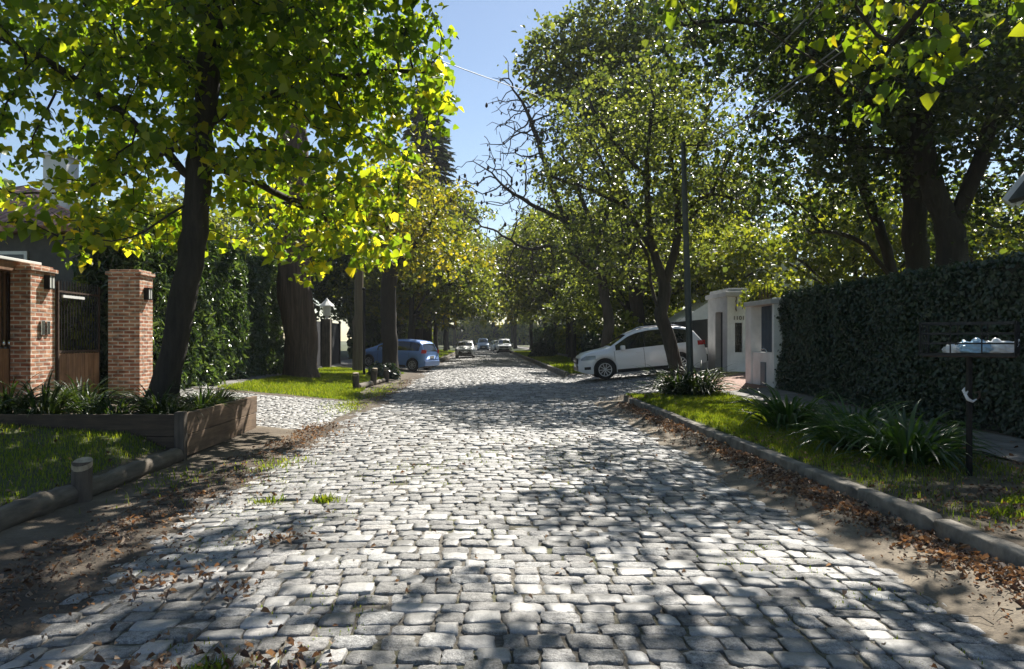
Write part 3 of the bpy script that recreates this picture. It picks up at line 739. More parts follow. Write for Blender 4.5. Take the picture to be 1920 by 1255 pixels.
def tree(name, loc, polys, ells, n_attr, clumps, r_base, leaf, bark, per, size, spread, seed, step=.3, kill=.42, infl=2.2, sig=.5, shell=.35, thr=.02, power=.48, crown='crown', r_auth=None, wide=.42, droop=.35, flare=1.5, minr=.006, r_tip=.0065, cull=None, flute=0.0, extra=None, big_n=14, up=.8):
    """polys and ells are in the tree's own coordinates, its base at the origin"""
    root = empty(name, loc)
    at = crown_points(ells, n_attr, seed, clumps, sig, shell)
    if extra is not None: at = np.concatenate([at, extra])
    pos, par, auth = grow(polys, at, step, kill, infl, seed)
    me, r = wood_mesh('trunk', pos, par, auth, r_base, r_tip=r_tip, power=power, seed=seed, r_auth=r_auth, flare=flare, minr=minr, flute=flute, big_n=big_n)
    obj('trunk', me, M[bark], root)
    if leaf: obj(crown, leafage('crown', pos, r, auth, per, size, spread, seed+1, thr, droop=droop, wide=wide, cull=cull, up=up), M[leaf], root)
    return root, pos, r, auth
def rel(base, pts): return [tuple(p[i]-base[i] for i in range(3)) for p in pts]
def rele(base, es): return [(e[0]-base[0], e[1]-base[1], e[2]-base[2], e[3], e[4], e[5]) for e in es]

# --- the linden in the planter, left foreground
B = (-5.0, 11.5, .40)
t, *_ = tree('linden_tree', B, [
    rel(B, [(-5.0, 11.5, .40), (-4.88, 11.5, 1.1), (-4.63, 11.5, 2.2), (-4.47, 11.5, 3.2), (-4.42, 11.5, 4.2), (-4.30, 11.5, 5.4), (-4.2, 11.5, 6.8), (-4.2, 11.6, 8.6), (-4.25, 11.6, 10.2)]),
    rel(B, [(-4.44, 11.5, 3.9), (-5.4, 11.1, 4.9), (-6.6, 10.6, 5.7), (-7.9, 10.2, 6.3)]),
    rel(B, [(-4.46, 11.5, 3.6), (-4.75, 11.2, 3.4), (-4.95, 10.9, 3.1), (-5.2, 10.4, 2.9)]),
    rel(B, [(-4.35, 11.5, 4.9), (-3.1, 11.8, 5.5), (-1.9, 12.2, 5.9), (-.9, 12.4, 6.0)]),
    rel(B, [(-4.42, 11.5, 4.3), (-3.5, 12.4, 4.0), (-2.7, 13.3, 3.6), (-2.0, 14.0, 3.2)]),
    rel(B, [(-4.3, 11.5, 5.6), (-5.4, 12.4, 6.4), (-6.6, 13.4, 6.8)]),
    rel(B, [(-4.25, 11.5, 6.0), (-3.4, 10.4, 6.6), (-2.6, 9.3, 6.7)]),
    rel(B, [(-4.25, 11.5, 6.4), (-5.3, 10.2, 7.0), (-6.2, 8.9, 7.1)]),
    rel(B, [(-4.2, 11.5, 7.2), (-3.2, 12.4, 8.0), (-2.2, 13.0, 8.3)]),
    rel(B, [(-4.4, 11.5, 4.6), (-5.6, 12.6, 4.6), (-6.8, 13.2, 4.3)]),
    rel(B, [(-4.2, 11.5, 6.9), (-2.6, 11.1, 7.9), (-1.0, 10.8, 8.4), (.4, 10.9, 8.6), (1.4, 11.2, 8.8)])],
    rele(B, [(-4.4, 11.6, 7.6, 3.7, 3.4, 2.8), (-6.7, 11.2, 4.7, 1.9, 2.0, 1.5), (-2.7, 12.8, 5.2, 1.7, 2.0, 1.7), (-2.2, 11.6, 7.2, 1.6, 1.8, 2.0), (-6.9, 12.0, 3.55, 1.5, 1.3, .6), (-7.6, 12.2, 3.7, 1.1, 1.1, .6), (-3.4, 11.2, 4.6, 1.3, 1.4, .8), (-3.2, 13.4, 3.5, 1.5, 1.4, .7), (-2.7, 13.3, 3.15, 1.4, 1.2, .5), (.4, 10.9, 8.6, 1.6, 1.6, .8), (-1.4, 10.2, 8.6, 1.6, 1.6, .8), (-.6, 12.2, 8.9, 1.7, 1.4, .9), (-2.4, 9.4, 8.2, 1.4, 1.4, .8), (1.0, 11.9, 8.7, 1.4, 1.5, .9), (.8, 10.8, 8.6, 1.2, 1.2, .8), (-.4, 11.2, 8.4, 1.5, 1.5, .8)]),
    6600, 250, .20, 'linden', 'bark', 12, .108, .12, 101, r_tip=.0095, step=.25, kill=.31, sig=.40, shell=.3, thr=.016, power=.46, flare=1.65, droop=.5, wide=.5)
tag(t, 'leaning linden tree with yellow green leaves growing out of the wooden planter', 'tree')

# --- the street tree right of the camera: only its low overhanging branches come into the picture
B = (5.15, 2.4, .13)
t, *_ = tree('overhanging_tree', B, [
    rel(B, [(5.15, 2.4, .13), (5.1, 2.45, 1.5), (5.0, 2.6, 3.0), (4.7, 3.0, 4.4), (4.2, 3.6, 5.6), (3.8, 4.2, 7.2)]),
    rel(B, [(4.85, 2.8, 3.7), (5.0, 4.4, 4.8), (4.85, 6.2, 5.25), (4.35, 7.4, 4.75), (4.1, 8.0, 4.2)]),
    rel(B, [(4.7, 3.0, 4.4), (3.6, 4.6, 5.6), (2.7, 6.2, 5.75), (1.8, 7.4, 5.5)]),
    rel(B, [(4.3, 3.5, 5.4), (3.0, 4.4, 6.6), (1.6, 5.4, 7.0)]),
    rel(B, [(4.0, 3.9, 6.3), (4.2, 5.8, 7.2), (4.2, 7.6, 7.4)])],
    rele(B, [(4.75, 7.3, 4.4, .85, .8, .65), (4.4, 7.2, 5.3, 1.2, 1.2, .5), (2.3, 7.6, 4.95, 1.5, .8, .25), (3.4, 8.8, 7.2, 2.2, 1.8, .9), (4.4, 10.0, 7.6, 1.8, 1.5, .8), (3.0, 6.0, 7.0, 2.2, 2.2, 1.2), (3.2, 3.6, 7.2, 2.4, 2.4, 1.6)]),
    1900, 80, .16, 'near_leaf', 'bark', 8, .092, .12, 117, step=.24, kill=.34, sig=.34, thr=.014, droop=.6, wide=.5,
    cull=lambda P: ((P[:, 2]+B[2]) < 1.5+.478*(P[:, 1]+B[1]) - .38) & ((P[:, 0]+B[0] < 3.75) | (P[:, 1]+B[1] < 6.4)))
tag(t, 'bright yellow green branches reaching in from a street tree at the upper right', 'tree')

# --- the three dark evergreens behind the ivy wall
B = (10.3, 16.2, .2)
t, *_ = tree('evergreen_tree', B, [
    rel(B, [(10.3, 16.2, .2), (10.3, 16.2, 1.8), (10.25, 16.2, 3.2), (10.2, 16.2, 3.9), (9.75, 16.1, 4.9), (9.5, 16.0, 6.2), (9.6, 16.0, 8.0), (9.6, 16, 9.5)]),
    rel(B, [(10.2, 16.2, 3.9), (10.6, 16.1, 4.8), (10.95, 16.1, 5.8), (11.2, 16, 7.4), (11.4, 16, 9)]),
    rel(B, [(9.5, 16.0, 6.3), (8.4, 15.6, 6.5), (7.2, 15.2, 6.75), (6.4, 14.8, 7.4), (5.2, 14.4, 7.7), (4.0, 14.0, 7.5)]),
    rel(B, [(9.55, 16.0, 5.6), (8.6, 16.2, 5.7), (7.5, 16.3, 6.0), (6.6, 16.3, 5.9)]),
    rel(B, [(9.6, 16.0, 7.4), (8.2, 14.6, 8.2), (6.6, 13.6, 8.8)]),
    rel(B, [(11.0, 16.1, 6.2), (11.4, 14.4, 7.0), (11.6, 12.8, 7.4)])],
    rele(B, [(9.2, 15.6, 8.2, 3.2, 2.8, 2.0), (6.6, 14.8, 8.2, 2.3, 2.1, 1.4), (4.4, 14.2, 7.9, 1.1, 1.0, .7), (11.8, 14.6, 7.4, 2.0, 2.4, 2.4), (7.6, 16.2, 6.1, 1.6, 1.4, .8), (11.6, 15.6, 4.6, 1.2, 1.2, .8), (8.8, 13.6, 6.4, 1.6, 1.4, 1.0)]),
    5600, 220, .30, 'dark_leaf', 'bark', 15, .10, .17, 131, step=.27, kill=.33, sig=.48, shell=.15, thr=.018, r_auth=.05, power=.5)
tag(t, 'large dark evergreen with a forked trunk behind the ivy wall', 'tree')
B = (11.3, 19.0, .2)
t, *_ = tree('evergreen_tree', B, [
    rel(B, [(11.3, 19.0, .2), (11.3, 19.0, 2.0), (11.15, 19.0, 3.5), (11.1, 19.0, 5.0), (11.0, 19, 6.8), (10.9, 19, 8.6), (10.8, 19, 10)]),
    rel(B, [(11.0, 19, 6.4), (9.6, 18.6, 7.6), (8.2, 18.2, 8.4), (6.2, 18.2, 8.9), (4.8, 18.2, 9.3)]), rel(B, [(11.0, 19, 7.0), (12.6, 18.4, 8.2), (13.6, 18, 8.8)])],
    rele(B, [(10.2, 18.6, 8.8, 3.0, 2.6, 1.8), (12.8, 18.2, 8.0, 2.0, 2.0, 2.0), (8.2, 18.4, 8.6, 2.0, 1.8, 1.2), (12.8, 18.4, 5.2, 1.4, 1.4, .9), (5.6, 18.4, 9.6, 1.4, 1.2, .9)]),
    3800, 140, .28, 'dark_leaf', 'bark', 14, .11, .18, 141, step=.3, kill=.42, sig=.5, shell=.15, thr=.018, r_auth=.06)
tag(t, 'dark evergreen with one straight thick trunk behind the ivy wall', 'tree')
B = (11.1, 19.8, .2)
t, *_ = tree('evergreen_tree', (10.9, 20.6, .2), [
    rel((10.9, 20.6, .2), [(10.9, 20.6, .2), (11.5, 20.6, 2.0), (11.4, 20.6, 3.4), (10.9, 20.6, 5.0), (10.5, 20.6, 6.2), (10.2, 20.6, 7.4)]),
    rel((10.9, 20.6, .2), [(11.4, 20.6, 3.2), (10.4, 20.2, 4.1), (9.4, 19.8, 4.4), (8.6, 19.4, 4.3)])],
    rele((10.9, 20.6, .2), [(9.6, 20.0, 6.6, 2.2, 2.0, 1.4), (8.6, 19.6, 4.6, 1.1, 1.2, .6), (11.2, 20.4, 7.6, 1.8, 1.8, 1.2)]),
    1700, 70, .17, 'dark_leaf', 'bark', 14, .11, .18, 151, step=.3, kill=.42, sig=.45, shell=.15, thr=.018, r_auth=.05)
tag(t, 'slender dark evergreen leaning left behind the ivy wall', 'tree')

# --- the olive green street tree in front of the white car
B = (5.75, 21.6, .12)
t, *_ = tree('forked_street_tree', B, [
    rel(B, [(5.75, 21.6, .12), (5.6, 21.6, .9), (5.4, 21.6, 1.7), (5.22, 21.6, 2.3), (5.3, 21.6, 3.0), (5.0, 21.6, 4.0), (4.5, 21.7, 4.9), (3.9, 21.8, 6.0), (3.3, 21.8, 7.2)]),
    rel(B, [(5.22, 21.6, 2.3), (4.9, 21.5, 3.0), (4.8, 21.4, 3.8), (4.5, 21.3, 4.4)]),
    rel(B, [(5.3, 21.6, 3.0), (5.6, 21.6, 4.2), (5.7, 21.6, 5.4), (5.5, 21.5, 6.8), (5.6, 21.4, 8.0)]),
    rel(B, [(5.0, 21.6, 4.0), (4.7, 21.0, 5.2), (4.6, 20.6, 6.6), (4.7, 20.4, 8)]),
    rel(B, [(5.65, 21.6, 4.6), (6.5, 21.4, 5.6), (7.0, 21.2, 6.6)]),
    rel(B, [(4.2, 21.7, 5.4), (3.0, 21.4, 5.9), (2.0, 21.2, 6.2)]),
    rel(B, [(5.65, 21.5, 5.0), (6.3, 20.8, 5.6), (6.9, 20.4, 5.4)]), rel(B, [(4.65, 20.8, 6.0), (3.7, 20.5, 6.9), (3.0, 20.4, 7.9)]), rel(B, [(5.6, 21.5, 6.2), (6.3, 21.4, 7.2), (6.5, 21.3, 8.2)])],
    rele(B, [(4.9, 21.2, 7.6, 2.2, 2.0, 1.8), (3.4, 21.2, 7.2, 1.7, 1.6, 1.4), (6.4, 21.2, 6.6, 1.6, 1.6, 1.8), (3.4, 21.4, 8.6, 1.0, 1.0, .9), (2.4, 21.3, 6.2, .8, .9, .5), (5.9, 20.8, 5.0, 1.3, 1.1, .9), (4.0, 21.2, 5.8, 1.2, 1.2, .7), (3.7, 21.6, 4.5, 1.3, 1.2, .8), (6.6, 21.4, 4.4, 1.0, 1.0, .7)]),
    3400, 150, .19, 'olive_leaf', 'bark_grey', 9, .10, .14, 161, step=.27, kill=.33, sig=.4, shell=.1, thr=.015, r_auth=.05)
tag(t, 'olive green street tree with a forked trunk in front of the white car', 'tree')

# --- nearly bare tree with dark seed pods beyond the white car
B = (5.2, 30.5, .10)
t, pos, r, auth = tree('bare_branched_tree', B, [
    rel(B, [(5.2, 30.5, .1), (5.05, 30.5, 1.0), (5.2, 30.5, 2.2), (5.0, 30.5, 3.4), (4.8, 30.4, 4.3), (4.0, 30.3, 4.9), (3.5, 30.2, 6.2), (2.2, 30.1, 6.9), (1.0, 30, 7.6)]),
    rel(B, [(4.6, 30.4, 4.5), (4.7, 30.4, 5.6), (4.0, 30.3, 7.4), (3.2, 30.2, 9.2)]),
    rel(B, [(3.5, 30.2, 6.2), (2.8, 30.2, 7.8), (2.2, 30.1, 9.8), (1.6, 30, 11.2)]),
    rel(B, [(5.0, 30.5, 3.4), (6.0, 30.6, 4.8), (6.8, 30.6, 6.4)]), rel(B, [(4.0, 30.3, 4.9), (2.9, 30.0, 5.3), (1.7, 29.8, 5.2), (.8, 29.7, 5.7)]), rel(B, [(4.7, 30.4, 5.6), (5.3, 30.2, 7.4), (5.5, 30, 9.4)])],
    rele(B, [(1.6, 30.2, 7.6, 1.9, 1.6, 1.3), (2.3, 30.2, 10.2, 1.6, 1.5, 1.6), (5.4, 30.2, 10.0, 1.9, 1.6, 1.6), (1.3, 30.2, 11.6, 1.0, 1.0, .9), (.4, 30.2, 8.2, 1.0, 1.0, 1.0), (3.6, 30.3, 8.2, 1.6, 1.5, 1.4), (.9, 30.2, 6.4, .9, 1, .7), (6.4, 30.4, 6.6, 1.4, 1.4, 1.6), (4.4, 30.4, 5.4, 1.6, 1.4, 1.1), (6.2, 30.2, 4.4, 1.3, 1.2, .9), (2.4, 30.2, 4.9, 1.4, 1.2, .8)]),
    3400, 130, .21, 'olive_leaf', 'bark_grey', 8, .11, .20, 171, step=.3, kill=.34, sig=.55, thr=.013, r_tip=.015, r_auth=.05, cull=lambda P: P[:, 0]+B[0] < 2.6+.5*np.sin(P[:, 2]*3))
g = np.random.default_rng(172); tips = np.where((r < .015) & ~auth)[0]; tips = g.choice(tips, min(260, len(tips)), replace=False)
mb = MB()
for i in tips:
    c = pos[i]-np.array([0, 0, .06])+g.normal(0, .03, 3); s = g.uniform(.05, .11)
    mb.tube([c+np.array([0, 0, s]), c+np.array([.1*s, 0, .3*s]), c-np.array([0, .1*s, s*.6]), c-np.array([0, 0, s*1.1])], [.01, s*.55, s*.6, .01], 5)
kind(mb.build('seed_pods', M['pod'], t), 'stuff')
tag(t, 'nearly bare tree with spreading limbs and dark seed pods beyond the white car', 'tree')

# --- tall evergreen rising behind the bare tree
B = (7.3, 34.5, .35)
t, *_ = tree('tall_evergreen_tree', B, [
    rel(B, [(7.3, 34.5, .3), (7.2, 34.4, 2.5), (6.9, 34.2, 5.0), (6.4, 33.8, 8.0), (5.8, 33.4, 11.0), (5.2, 33, 14.0)]),
    rel(B, [(6.4, 33.8, 8.0), (5.0, 33.2, 9.6), (3.6, 32.6, 11.6)]), rel(B, [(6.2, 33.7, 9.0), (7.6, 33.4, 11), (8.6, 33, 12.6)]), rel(B, [(5.8, 33.4, 11.0), (4.4, 32.6, 12.8), (3.0, 32.2, 14.2)])],
    rele(B, [(4.9, 32.6, 13.4, 2.5, 2.2, 2.3), (7.2, 33.2, 11.8, 2.2, 2.0, 2.0), (3.4, 32.4, 13.8, 1.3, 1.3, 1.5), (6.4, 33, 15.6, 2.4, 2.0, 1.6)]),
    3600, 130, .30, 'olive_leaf', 'bark', 14, .17, .24, 175, step=.36, kill=.42, sig=.55, shell=.1, r_auth=.05)
tag(t, 'tall leafy evergreen rising above and behind the bare branched tree', 'tree')

# --- very thick fibrous trunk in the lawn on the left
B = (-6.35, 26.0, .19)
t, *_ = tree('thick_trunk_tree', B, [
    rel(B, [(-6.35, 26, .12), (-6.4, 26, 1.2), (-6.5, 26, 2.6), (-6.62, 26, 4.0), (-6.7, 26, 6), (-6.7, 26, 8.5), (-6.7, 26, 11), (-6.8, 26.3, 14)]),
    rel(B, [(-6.7, 26, 8.6), (-6.0, 25.8, 10.4), (-5.4, 26, 12.0)]), rel(B, [(-6.7, 26, 9.2), (-7.8, 26.4, 11.0), (-8.6, 26.8, 12.6)])],
    rele(B, [(-6.9, 27, 14.0, 2.6, 2.6, 2.0), (-5.6, 26.4, 12.0, 1.4, 1.4, 1.0), (-8.8, 27, 13.0, 1.6, 1.8, 1.4)]),
    1500, 90, .54, 'hedge_leaf', 'bark_big', 11, .19, .26, 181, step=.36, kill=.5, sig=.6, thr=.02, flare=1.22, flute=.035, big_n=44, power=.30)
tag(t, 'huge fibrous reddish brown trunk standing in the left lawn', 'tree')

# --- yellowing street trees and the dark trunk by the blue car
B = (-4.05, 32.2, .05)
t, *_ = tree('street_tree', B, [
    rel(B, [(-4.05, 32.2, .0), (-4.05, 32.2, 1.4), (-4.1, 32.2, 3.0), (-4.05, 32.2, 4.6), (-3.9, 32.2, 6.4), (-3.7, 32.2, 8)]),
    rel(B, [(-4.05, 32.2, 4.4), (-3.0, 32.0, 5.6), (-2.2, 31.8, 6.6)]), rel(B, [(-4.0, 32.2, 4.8), (-5.2, 32.4, 6.2), (-6, 32.6, 7.2)])],
    rele(B, [(-3.6, 32, 7.6, 2.4, 2.4, 1.9), (-2.6, 31.8, 5.6, 1.5, 1.6, 1.2), (-5.4, 32.2, 7.0, 1.9, 1.9, 1.5)]),
    1700, 90, .34, 'yellow_leaf', 'bark', 11, .15, .22, 191, step=.34, kill=.46, sig=.5, thr=.018, power=.4)
tag(t, 'dark trunked street tree with yellow leaves standing before the blue car', 'tree')

# --- variants for the rest of the street
def variant(name, seed, leaf, bark, h, spread, per, size, bare=False):
    g = random.Random(seed)
    lean = g.uniform(-.5, .5)
    tr = [(0, 0, -.1), (lean*.2, .1, h*.14), (lean*.5, .0, h*.3), (lean*.7, .1, h*.55), (lean*.6, 0, h*.8)]
    limbs = [tr]
    for i in range(5):
        a = i*1.26+g.uniform(-.4, .4); z = h*g.uniform(.26, .45); L = spread*.8
        limbs.append([(lean*.5, 0, z), (lean*.5+math.cos(a)*L*.45, math.sin(a)*L*.45, z+h*.16), (lean*.5+math.cos(a)*L, math.sin(a)*L, z+h*.30)])
    ells = [(lean, 0, h*.74, spread*.8, spread*.8, h*.22)]
    for i in range(8):
        a = i*.8+g.uniform(-.3, .3); d = spread*.66
        ells.append((lean+math.cos(a)*d, math.sin(a)*d, h*g.uniform(.38, .72), spread*.45, spread*.45, h*.15))
    t, *_ = tree(name, (0, 0, 0), limbs, ells, 1900, 120, h*.022, leaf, bark, per+4, size*.9, .24, seed, step=.34, kill=.42, sig=.5, thr=.02, power=.42, r_auth=.05, big_n=10)
    return t
protos = {
    'mid': variant('street_tree', 211, 'mid_leaf', 'bark', 10.5, 4.8, 8, .20),
    'olive': variant('street_tree', 223, 'olive_leaf', 'bark_grey', 9.5, 4.6, 8, .19),
    'lime': variant('garden_tree', 235, 'lime_leaf', 'bark_grey', 7.0, 3.2, 8, .20),
    'yellow': variant('street_tree', 247, 'yellow_leaf', 'bark', 9.0, 4.5, 8, .20),
    'dark': variant('garden_tree', 259, 'dark_leaf', 'bark', 12.0, 4.4, 9, .24)}
used = set()
def plant(key, x, y, s, rz, label, group=None, z=None):
    p = protos[key]
    o = p if key not in used else copy_tree(p)
    used.add(key); o.location = (x, y, Hf(x, y) if z is None else z); o.rotation_euler = (0, 0, rz); sx = s if s < 1.12 else 1.05+(s-1.05)*.22; o.scale = (sx, sx, s)
    tag(o, label, 'tree', group); return o
gl = 'street trees along the left kerb'; gr = 'street trees along the right kerb'
plant('mid', -4.3, 44.5, .95, .3, 'street tree just behind the blue hatchback on the left', gl)
plant('yellow', -4.4, 51, 1.15, 1.3, 'yellow leaved street tree beyond the blue hatchback', gl)
plant('mid', -4.8, 57.5, 1.35, 2.2, 'street tree nearest to the white pickup on the left kerb', gl)
plant('mid', -5.0, 67, 1.45, 4.0, 'street tree on the left kerb just behind the white pickup', gl)
plant('olive', -5.0, 80, 1.6, .8, 'olive street tree on the left kerb abreast of the small dark car', gl)
plant('yellow', -4.8, 95, 1.7, 2.8, 'yellow tinted street tree far down the left kerb', gl)
plant('mid', -5.4, 114, 1.8, 1.9, 'green street tree far down the left kerb beside the pale blue van', gl)
plant('olive', -5.2, 136, 2.0, 3.3, 'last olive street tree of the left kerb', gl)
plant('olive', 7.6, 38.5, .8, 1.1, 'olive tree right of the grey utility pole', gr)
plant('mid', 6.4, 53, 1.1, 2.6, 'leaning street tree on the sunny right verge beyond the utility pole', gr)
plant('olive', 7.4, 63, 1.4, .4, 'olive street tree behind the leaning tree on the right verge', gr)
plant('yellow', 7.4, 75, 1.5, 5.0, 'yellow tinted street tree on the right kerb', gr)
plant('mid', 7.4, 88, 1.6, 3.7, 'green street tree beside the parked silver car far right', gr)
plant('olive', 6.8, 103, 1.8, 2.0, 'olive street tree behind the parked silver car far right', gr)
plant('mid', 5.4, 122, 1.9, .9, 'green street tree behind the farthest parked car on the right', gr)
plant('yellow', 5.6, 143, 2.0, 4.4, 'last yellow tinted street tree of the right kerb', gr)
gg = 'trees in the gardens behind the street'
plant('lime', 10.6, 35, 1.0, .5, 'lime green garden tree showing above the gatehouse', gg)
plant('lime', 15.5, 31, 1.15, 2.4, 'lime green garden tree showing over the middle of the ivy wall', gg)
plant('lime', 10.2, 50, .9, 1.4, 'lime green garden tree above the bonnet of the white car', gg)
plant('lime', 19.5, 27, 1.0, 3.5, 'lime green garden tree between the dark trunks at the far right', gg)
plant('dark', 13.5, 44, 1.0, 1.0, 'dark garden tree behind the gatehouse', gg)
plant('dark', 11.5, 60, 1.1, 2.0, 'dark garden tree far behind the white car', gg)
plant('dark', -11.5, 46, 1.0, 3.0, 'dark garden tree behind the dark fence on the left', gg)
plant('dark', -10.5, 62, 1.15, 4.2, 'dark garden tree behind the far left pavement', gg)
plant('dark', -10.8, 82, 1.2, 5.2, 'dark garden tree in the far left gardens', gg)
plant('dark', 11.5, 84, 1.2, .2, 'dark garden tree in the far right gardens', gg)
plant('lime', -12.5, 31, .95, 4.8, 'lime green garden tree behind the tall left hedge', gg)
plant('olive', -15.0, 36, .9, 2.9, 'olive garden tree behind the brick house', gg)
ge = 'trees closing the end of the street'
for i, (x, y, key, s, lab) in enumerate([(-11, 176, 'mid', 2.3, 'leftmost green tree closing the end of the street'), (-4, 182, 'dark', 2.0, 'dark tree left of centre at the end of the street'), (2.5, 178, 'mid', 2.2, 'green tree in the middle of the end of the street'),
        (9, 184, 'olive', 2.4, 'olive tree right of centre at the end of the street'), (17, 178, 'dark', 1.3, 'rightmost dark tree closing the end of the street'), (-18, 186, 'olive', 1.7, 'olive tree at the far left of the end of the street')]):
    plant(key, x, y, s, i*1.1, lab, ge)

# --- cedars: whorls of drooping sprays
def conifer(loc, h, rad, seed, label, tiers=40):
    g = random.Random(seed); root = empty('cedar_tree', loc)
    tb = MB(); tb.tube([(0, 0, -.2), (0, 0, h*.4), (.1, 0, h*.98)], [h*.022, h*.014, .02], 10)
    P = []; D = []
    for i in range(tiers):
        f = i/(tiers-1); z = h*(.16+.83*f); L = rad*(1-f)**.8*g.uniform(.8, 1.12)+.25
        for j in range(max(7, int(20-11*f))):
            a = g.uniform(0, 6.28); L2 = L*g.uniform(.65, 1.1); c, s = math.cos(a), math.sin(a)
            pts = [(0, 0, z), (c*L2*.5, s*L2*.5, z+.05*L2), (c*L2, s*L2, z-.12*L2)]
            tb.tube(pts, [.02+.02*(1-f)*h/16, .02, .006], 3, cap=False)
            n = int(10*L2)+6
            for q in range(n):
                t = (q+g.random())/n; r = L2*(.12+.9*t)
                for sd in (-1, 1):
                    P.append((c*r-s*sd*.04, s*r+c*sd*.04, z+.05*L2*math.sin(t*3)-.12*L2*t*t+g.uniform(-.04, .04)))
                    D.append((c*.7-s*sd*.8+g.uniform(-.2, .2), s*.7+c*sd*.8+g.uniform(-.2, .2), -.15+g.uniform(-.2, .25)))
    tb.build('trunk', M['bark'], root)
    P = np.array(P); D = np.array(D); gg_ = np.random.default_rng(seed)
    N = rand_dirs(gg_, len(P))*.5+np.array([0, 0, 1.0])
    V, F = leaf_quads(P, D, N, gg_.uniform(.3, .75, len(P)), curl=.1, wide=.20, fold=.05)
    obj('crown', np_mesh('crown', V, F), M['conifer_leaf'], root)
    return tag(root, label, 'tree')
conifer((-4.6, 60, .1), 23, 4.6, 301, 'tall grey green cedar rising above the left street trees')
conifer((-6.6, 78, .1), 19.0, 4.0, 302, 'shorter dark cedar farther down the left side of the street', 22)

# ------------------------------------------------------------------ hedges and climbers
def leaf_wall(root, name, P, N, size, m, seed, wide=.42, droop=.6, var=.3, flat=.45):
    g = np.random.default_rng(seed); n = len(P)
    D = rand_dirs(g, n)*.7 + np.array([0, 0, -droop]); Nn = N + rand_dirs(g, n)*flat
    V, F = leaf_quads(P, D, Nn, size*np.clip(1+var*g.normal(size=n), .4, 1.8), curl=.2, wide=wide)
    return obj(name, np_mesh(name, V, F), m, root)
def face_points(n, a, b, z0, z1, nrm, thick, seed, freq=1.0, amp=.05):
    """points over a vertical face from a to b (x, y), bulging irregularly"""
    g = np.random.default_rng(seed); t = g.random(n); z = g.uniform(0, 1, n)
    x = lerp(a[0], b[0], t); y = lerp(a[1], b[1], t)
    zz1 = z1(t) if callable(z1) else z1
    zz = z0+(zz1-z0)*z
    s = lerp(0, math.hypot(b[0]-a[0], b[1]-a[1]), t)
    off = rough2(s, zz, freq)*amp*1.6 + rough2(s*3, zz*3, freq)*amp*.7 + g.normal(0, thick, n)
    P = np.stack([x+nrm[0]*off, y+nrm[1]*off, zz], -1)
    return P, np.tile(np.array([nrm[0], nrm[1], .35]), (n, 1))
# ivy wall on the right
iv = empty('ivy_wall', (7.5, 10, .17))
core = MB(); core.box((.16, -1.0, 1.18), (.26, 18.9, 2.5)); core.build('wall', M['dark_core'], iv)
top = lambda t: 2.44+.06*np.sin(t*23)+.05*np.sin(t*61)+.05*np.sin(t*140)
P1, N1 = face_points(74000, (-.07, -7.0), (-.07, 8.5), -.02, top, (-1, 0), .045, 401, 1.1, .085)
P2, N2 = face_points(1800, (.3, 8.52), (0, 8.5), -.02, 2.46, (0, 1), .03, 402)
g = np.random.default_rng(403); n = 12000
P3 = np.stack([g.uniform(-.06, .36, n), g.uniform(-7, 8.5, n), 2.45+g.normal(0, .045, n)+np.abs(g.normal(0, .02, n))], -1); N3 = np.tile([0, 0, 1.0], (n, 1))
leaf_wall(iv, 'ivy', np.concatenate([P1, P2, P3]), np.concatenate([N1, N2, N3]), .056, M['ivy_leaf'], 404)
tag(iv, 'long garden wall completely covered with dark ivy', 'wall')
# tall feathery hedge on the left
hd = empty('tall_hedge', (-8.1, 22, .3))
core = MB(); core.box((-.1, -.1, 1.75), (1.0, 11.6, 4.0)); core.build('hedge_twigs', M['dark_core'], hd)
P1, N1 = face_points(30000, (.48, -6.0), (.55, 5.9), -.2, lambda t: 3.9+.25*np.sin(t*17)+.2*np.sin(t*41), (1, 0), .09, 411, 1.6, .16)
P2, N2 = face_points(5200, (-.7, -5.95), (.5, -5.95), -.2, 3.9, (0, -1), .08, 412, 1.6, .1)
g = np.random.default_rng(413); n = 5000
P3 = np.stack([g.uniform(-.7, .6, n), g.uniform(-6, 5.9, n), 3.85+g.normal(0, .15, n)], -1); N3 = np.tile([0, 0, 1.0], (n, 1))
leaf_wall(hd, 'foliage', np.concatenate([P1, P2, P3]), np.concatenate([N1, N2, N3]), .17, M['hedge_leaf'], 414, wide=.16, droop=.35, flat=.7)
tag(hd, 'tall dark feathery hedge beside the thick trunk', 'hedge')
def hedge(loc, L, wd, h, seed, label, m='mid_leaf', n=5200, size=.17):
    o = empty('clipped_hedge', loc); c = MB(); c.box((0, 0, h*.46), (wd*.8, L-.2, h*.92)); c.build('hedge_twigs', M['dark_core'], o)
    sd = 1 if loc[0] < 0 else -1
    P1, N1 = face_points(n, (sd*wd/2, -L/2), (sd*wd/2, L/2), 0, h, (sd, 0), .06, seed, 1.2, .1)
    P2, N2 = face_points(n//5, (-wd/2, -L/2), (wd/2, -L/2), 0, h, (0, -1), .06, seed+1, 1.2, .1)
    g = np.random.default_rng(seed+2); q = n//3
    P3 = np.stack([g.uniform(-wd/2, wd/2, q), g.uniform(-L/2, L/2, q), h+g.normal(0, .08, q)], -1)
    leaf_wall(o, 'foliage', np.concatenate([P1, P2, P3]), np.concatenate([N1, N2, np.tile([0, 0, 1.0], (q, 1))]), size, M[m], seed+3)
    return tag(o, label, 'hedge')
hedge((8.3, 41, .3), 16, 1.2, 1.9, 421, 'clipped green hedge behind the utility pole on the right', 'dark_leaf')
hedge((8.0, 62, .2), 22, 1.4, 2.4, 431, 'far green hedge along the right pavement', 'mid_leaf', 4200, .24)
hedge((8.0, 90, .2), 30, 1.4, 2.8, 441, 'farthest hedge along the right pavement', 'dark_leaf', 3600, .32)
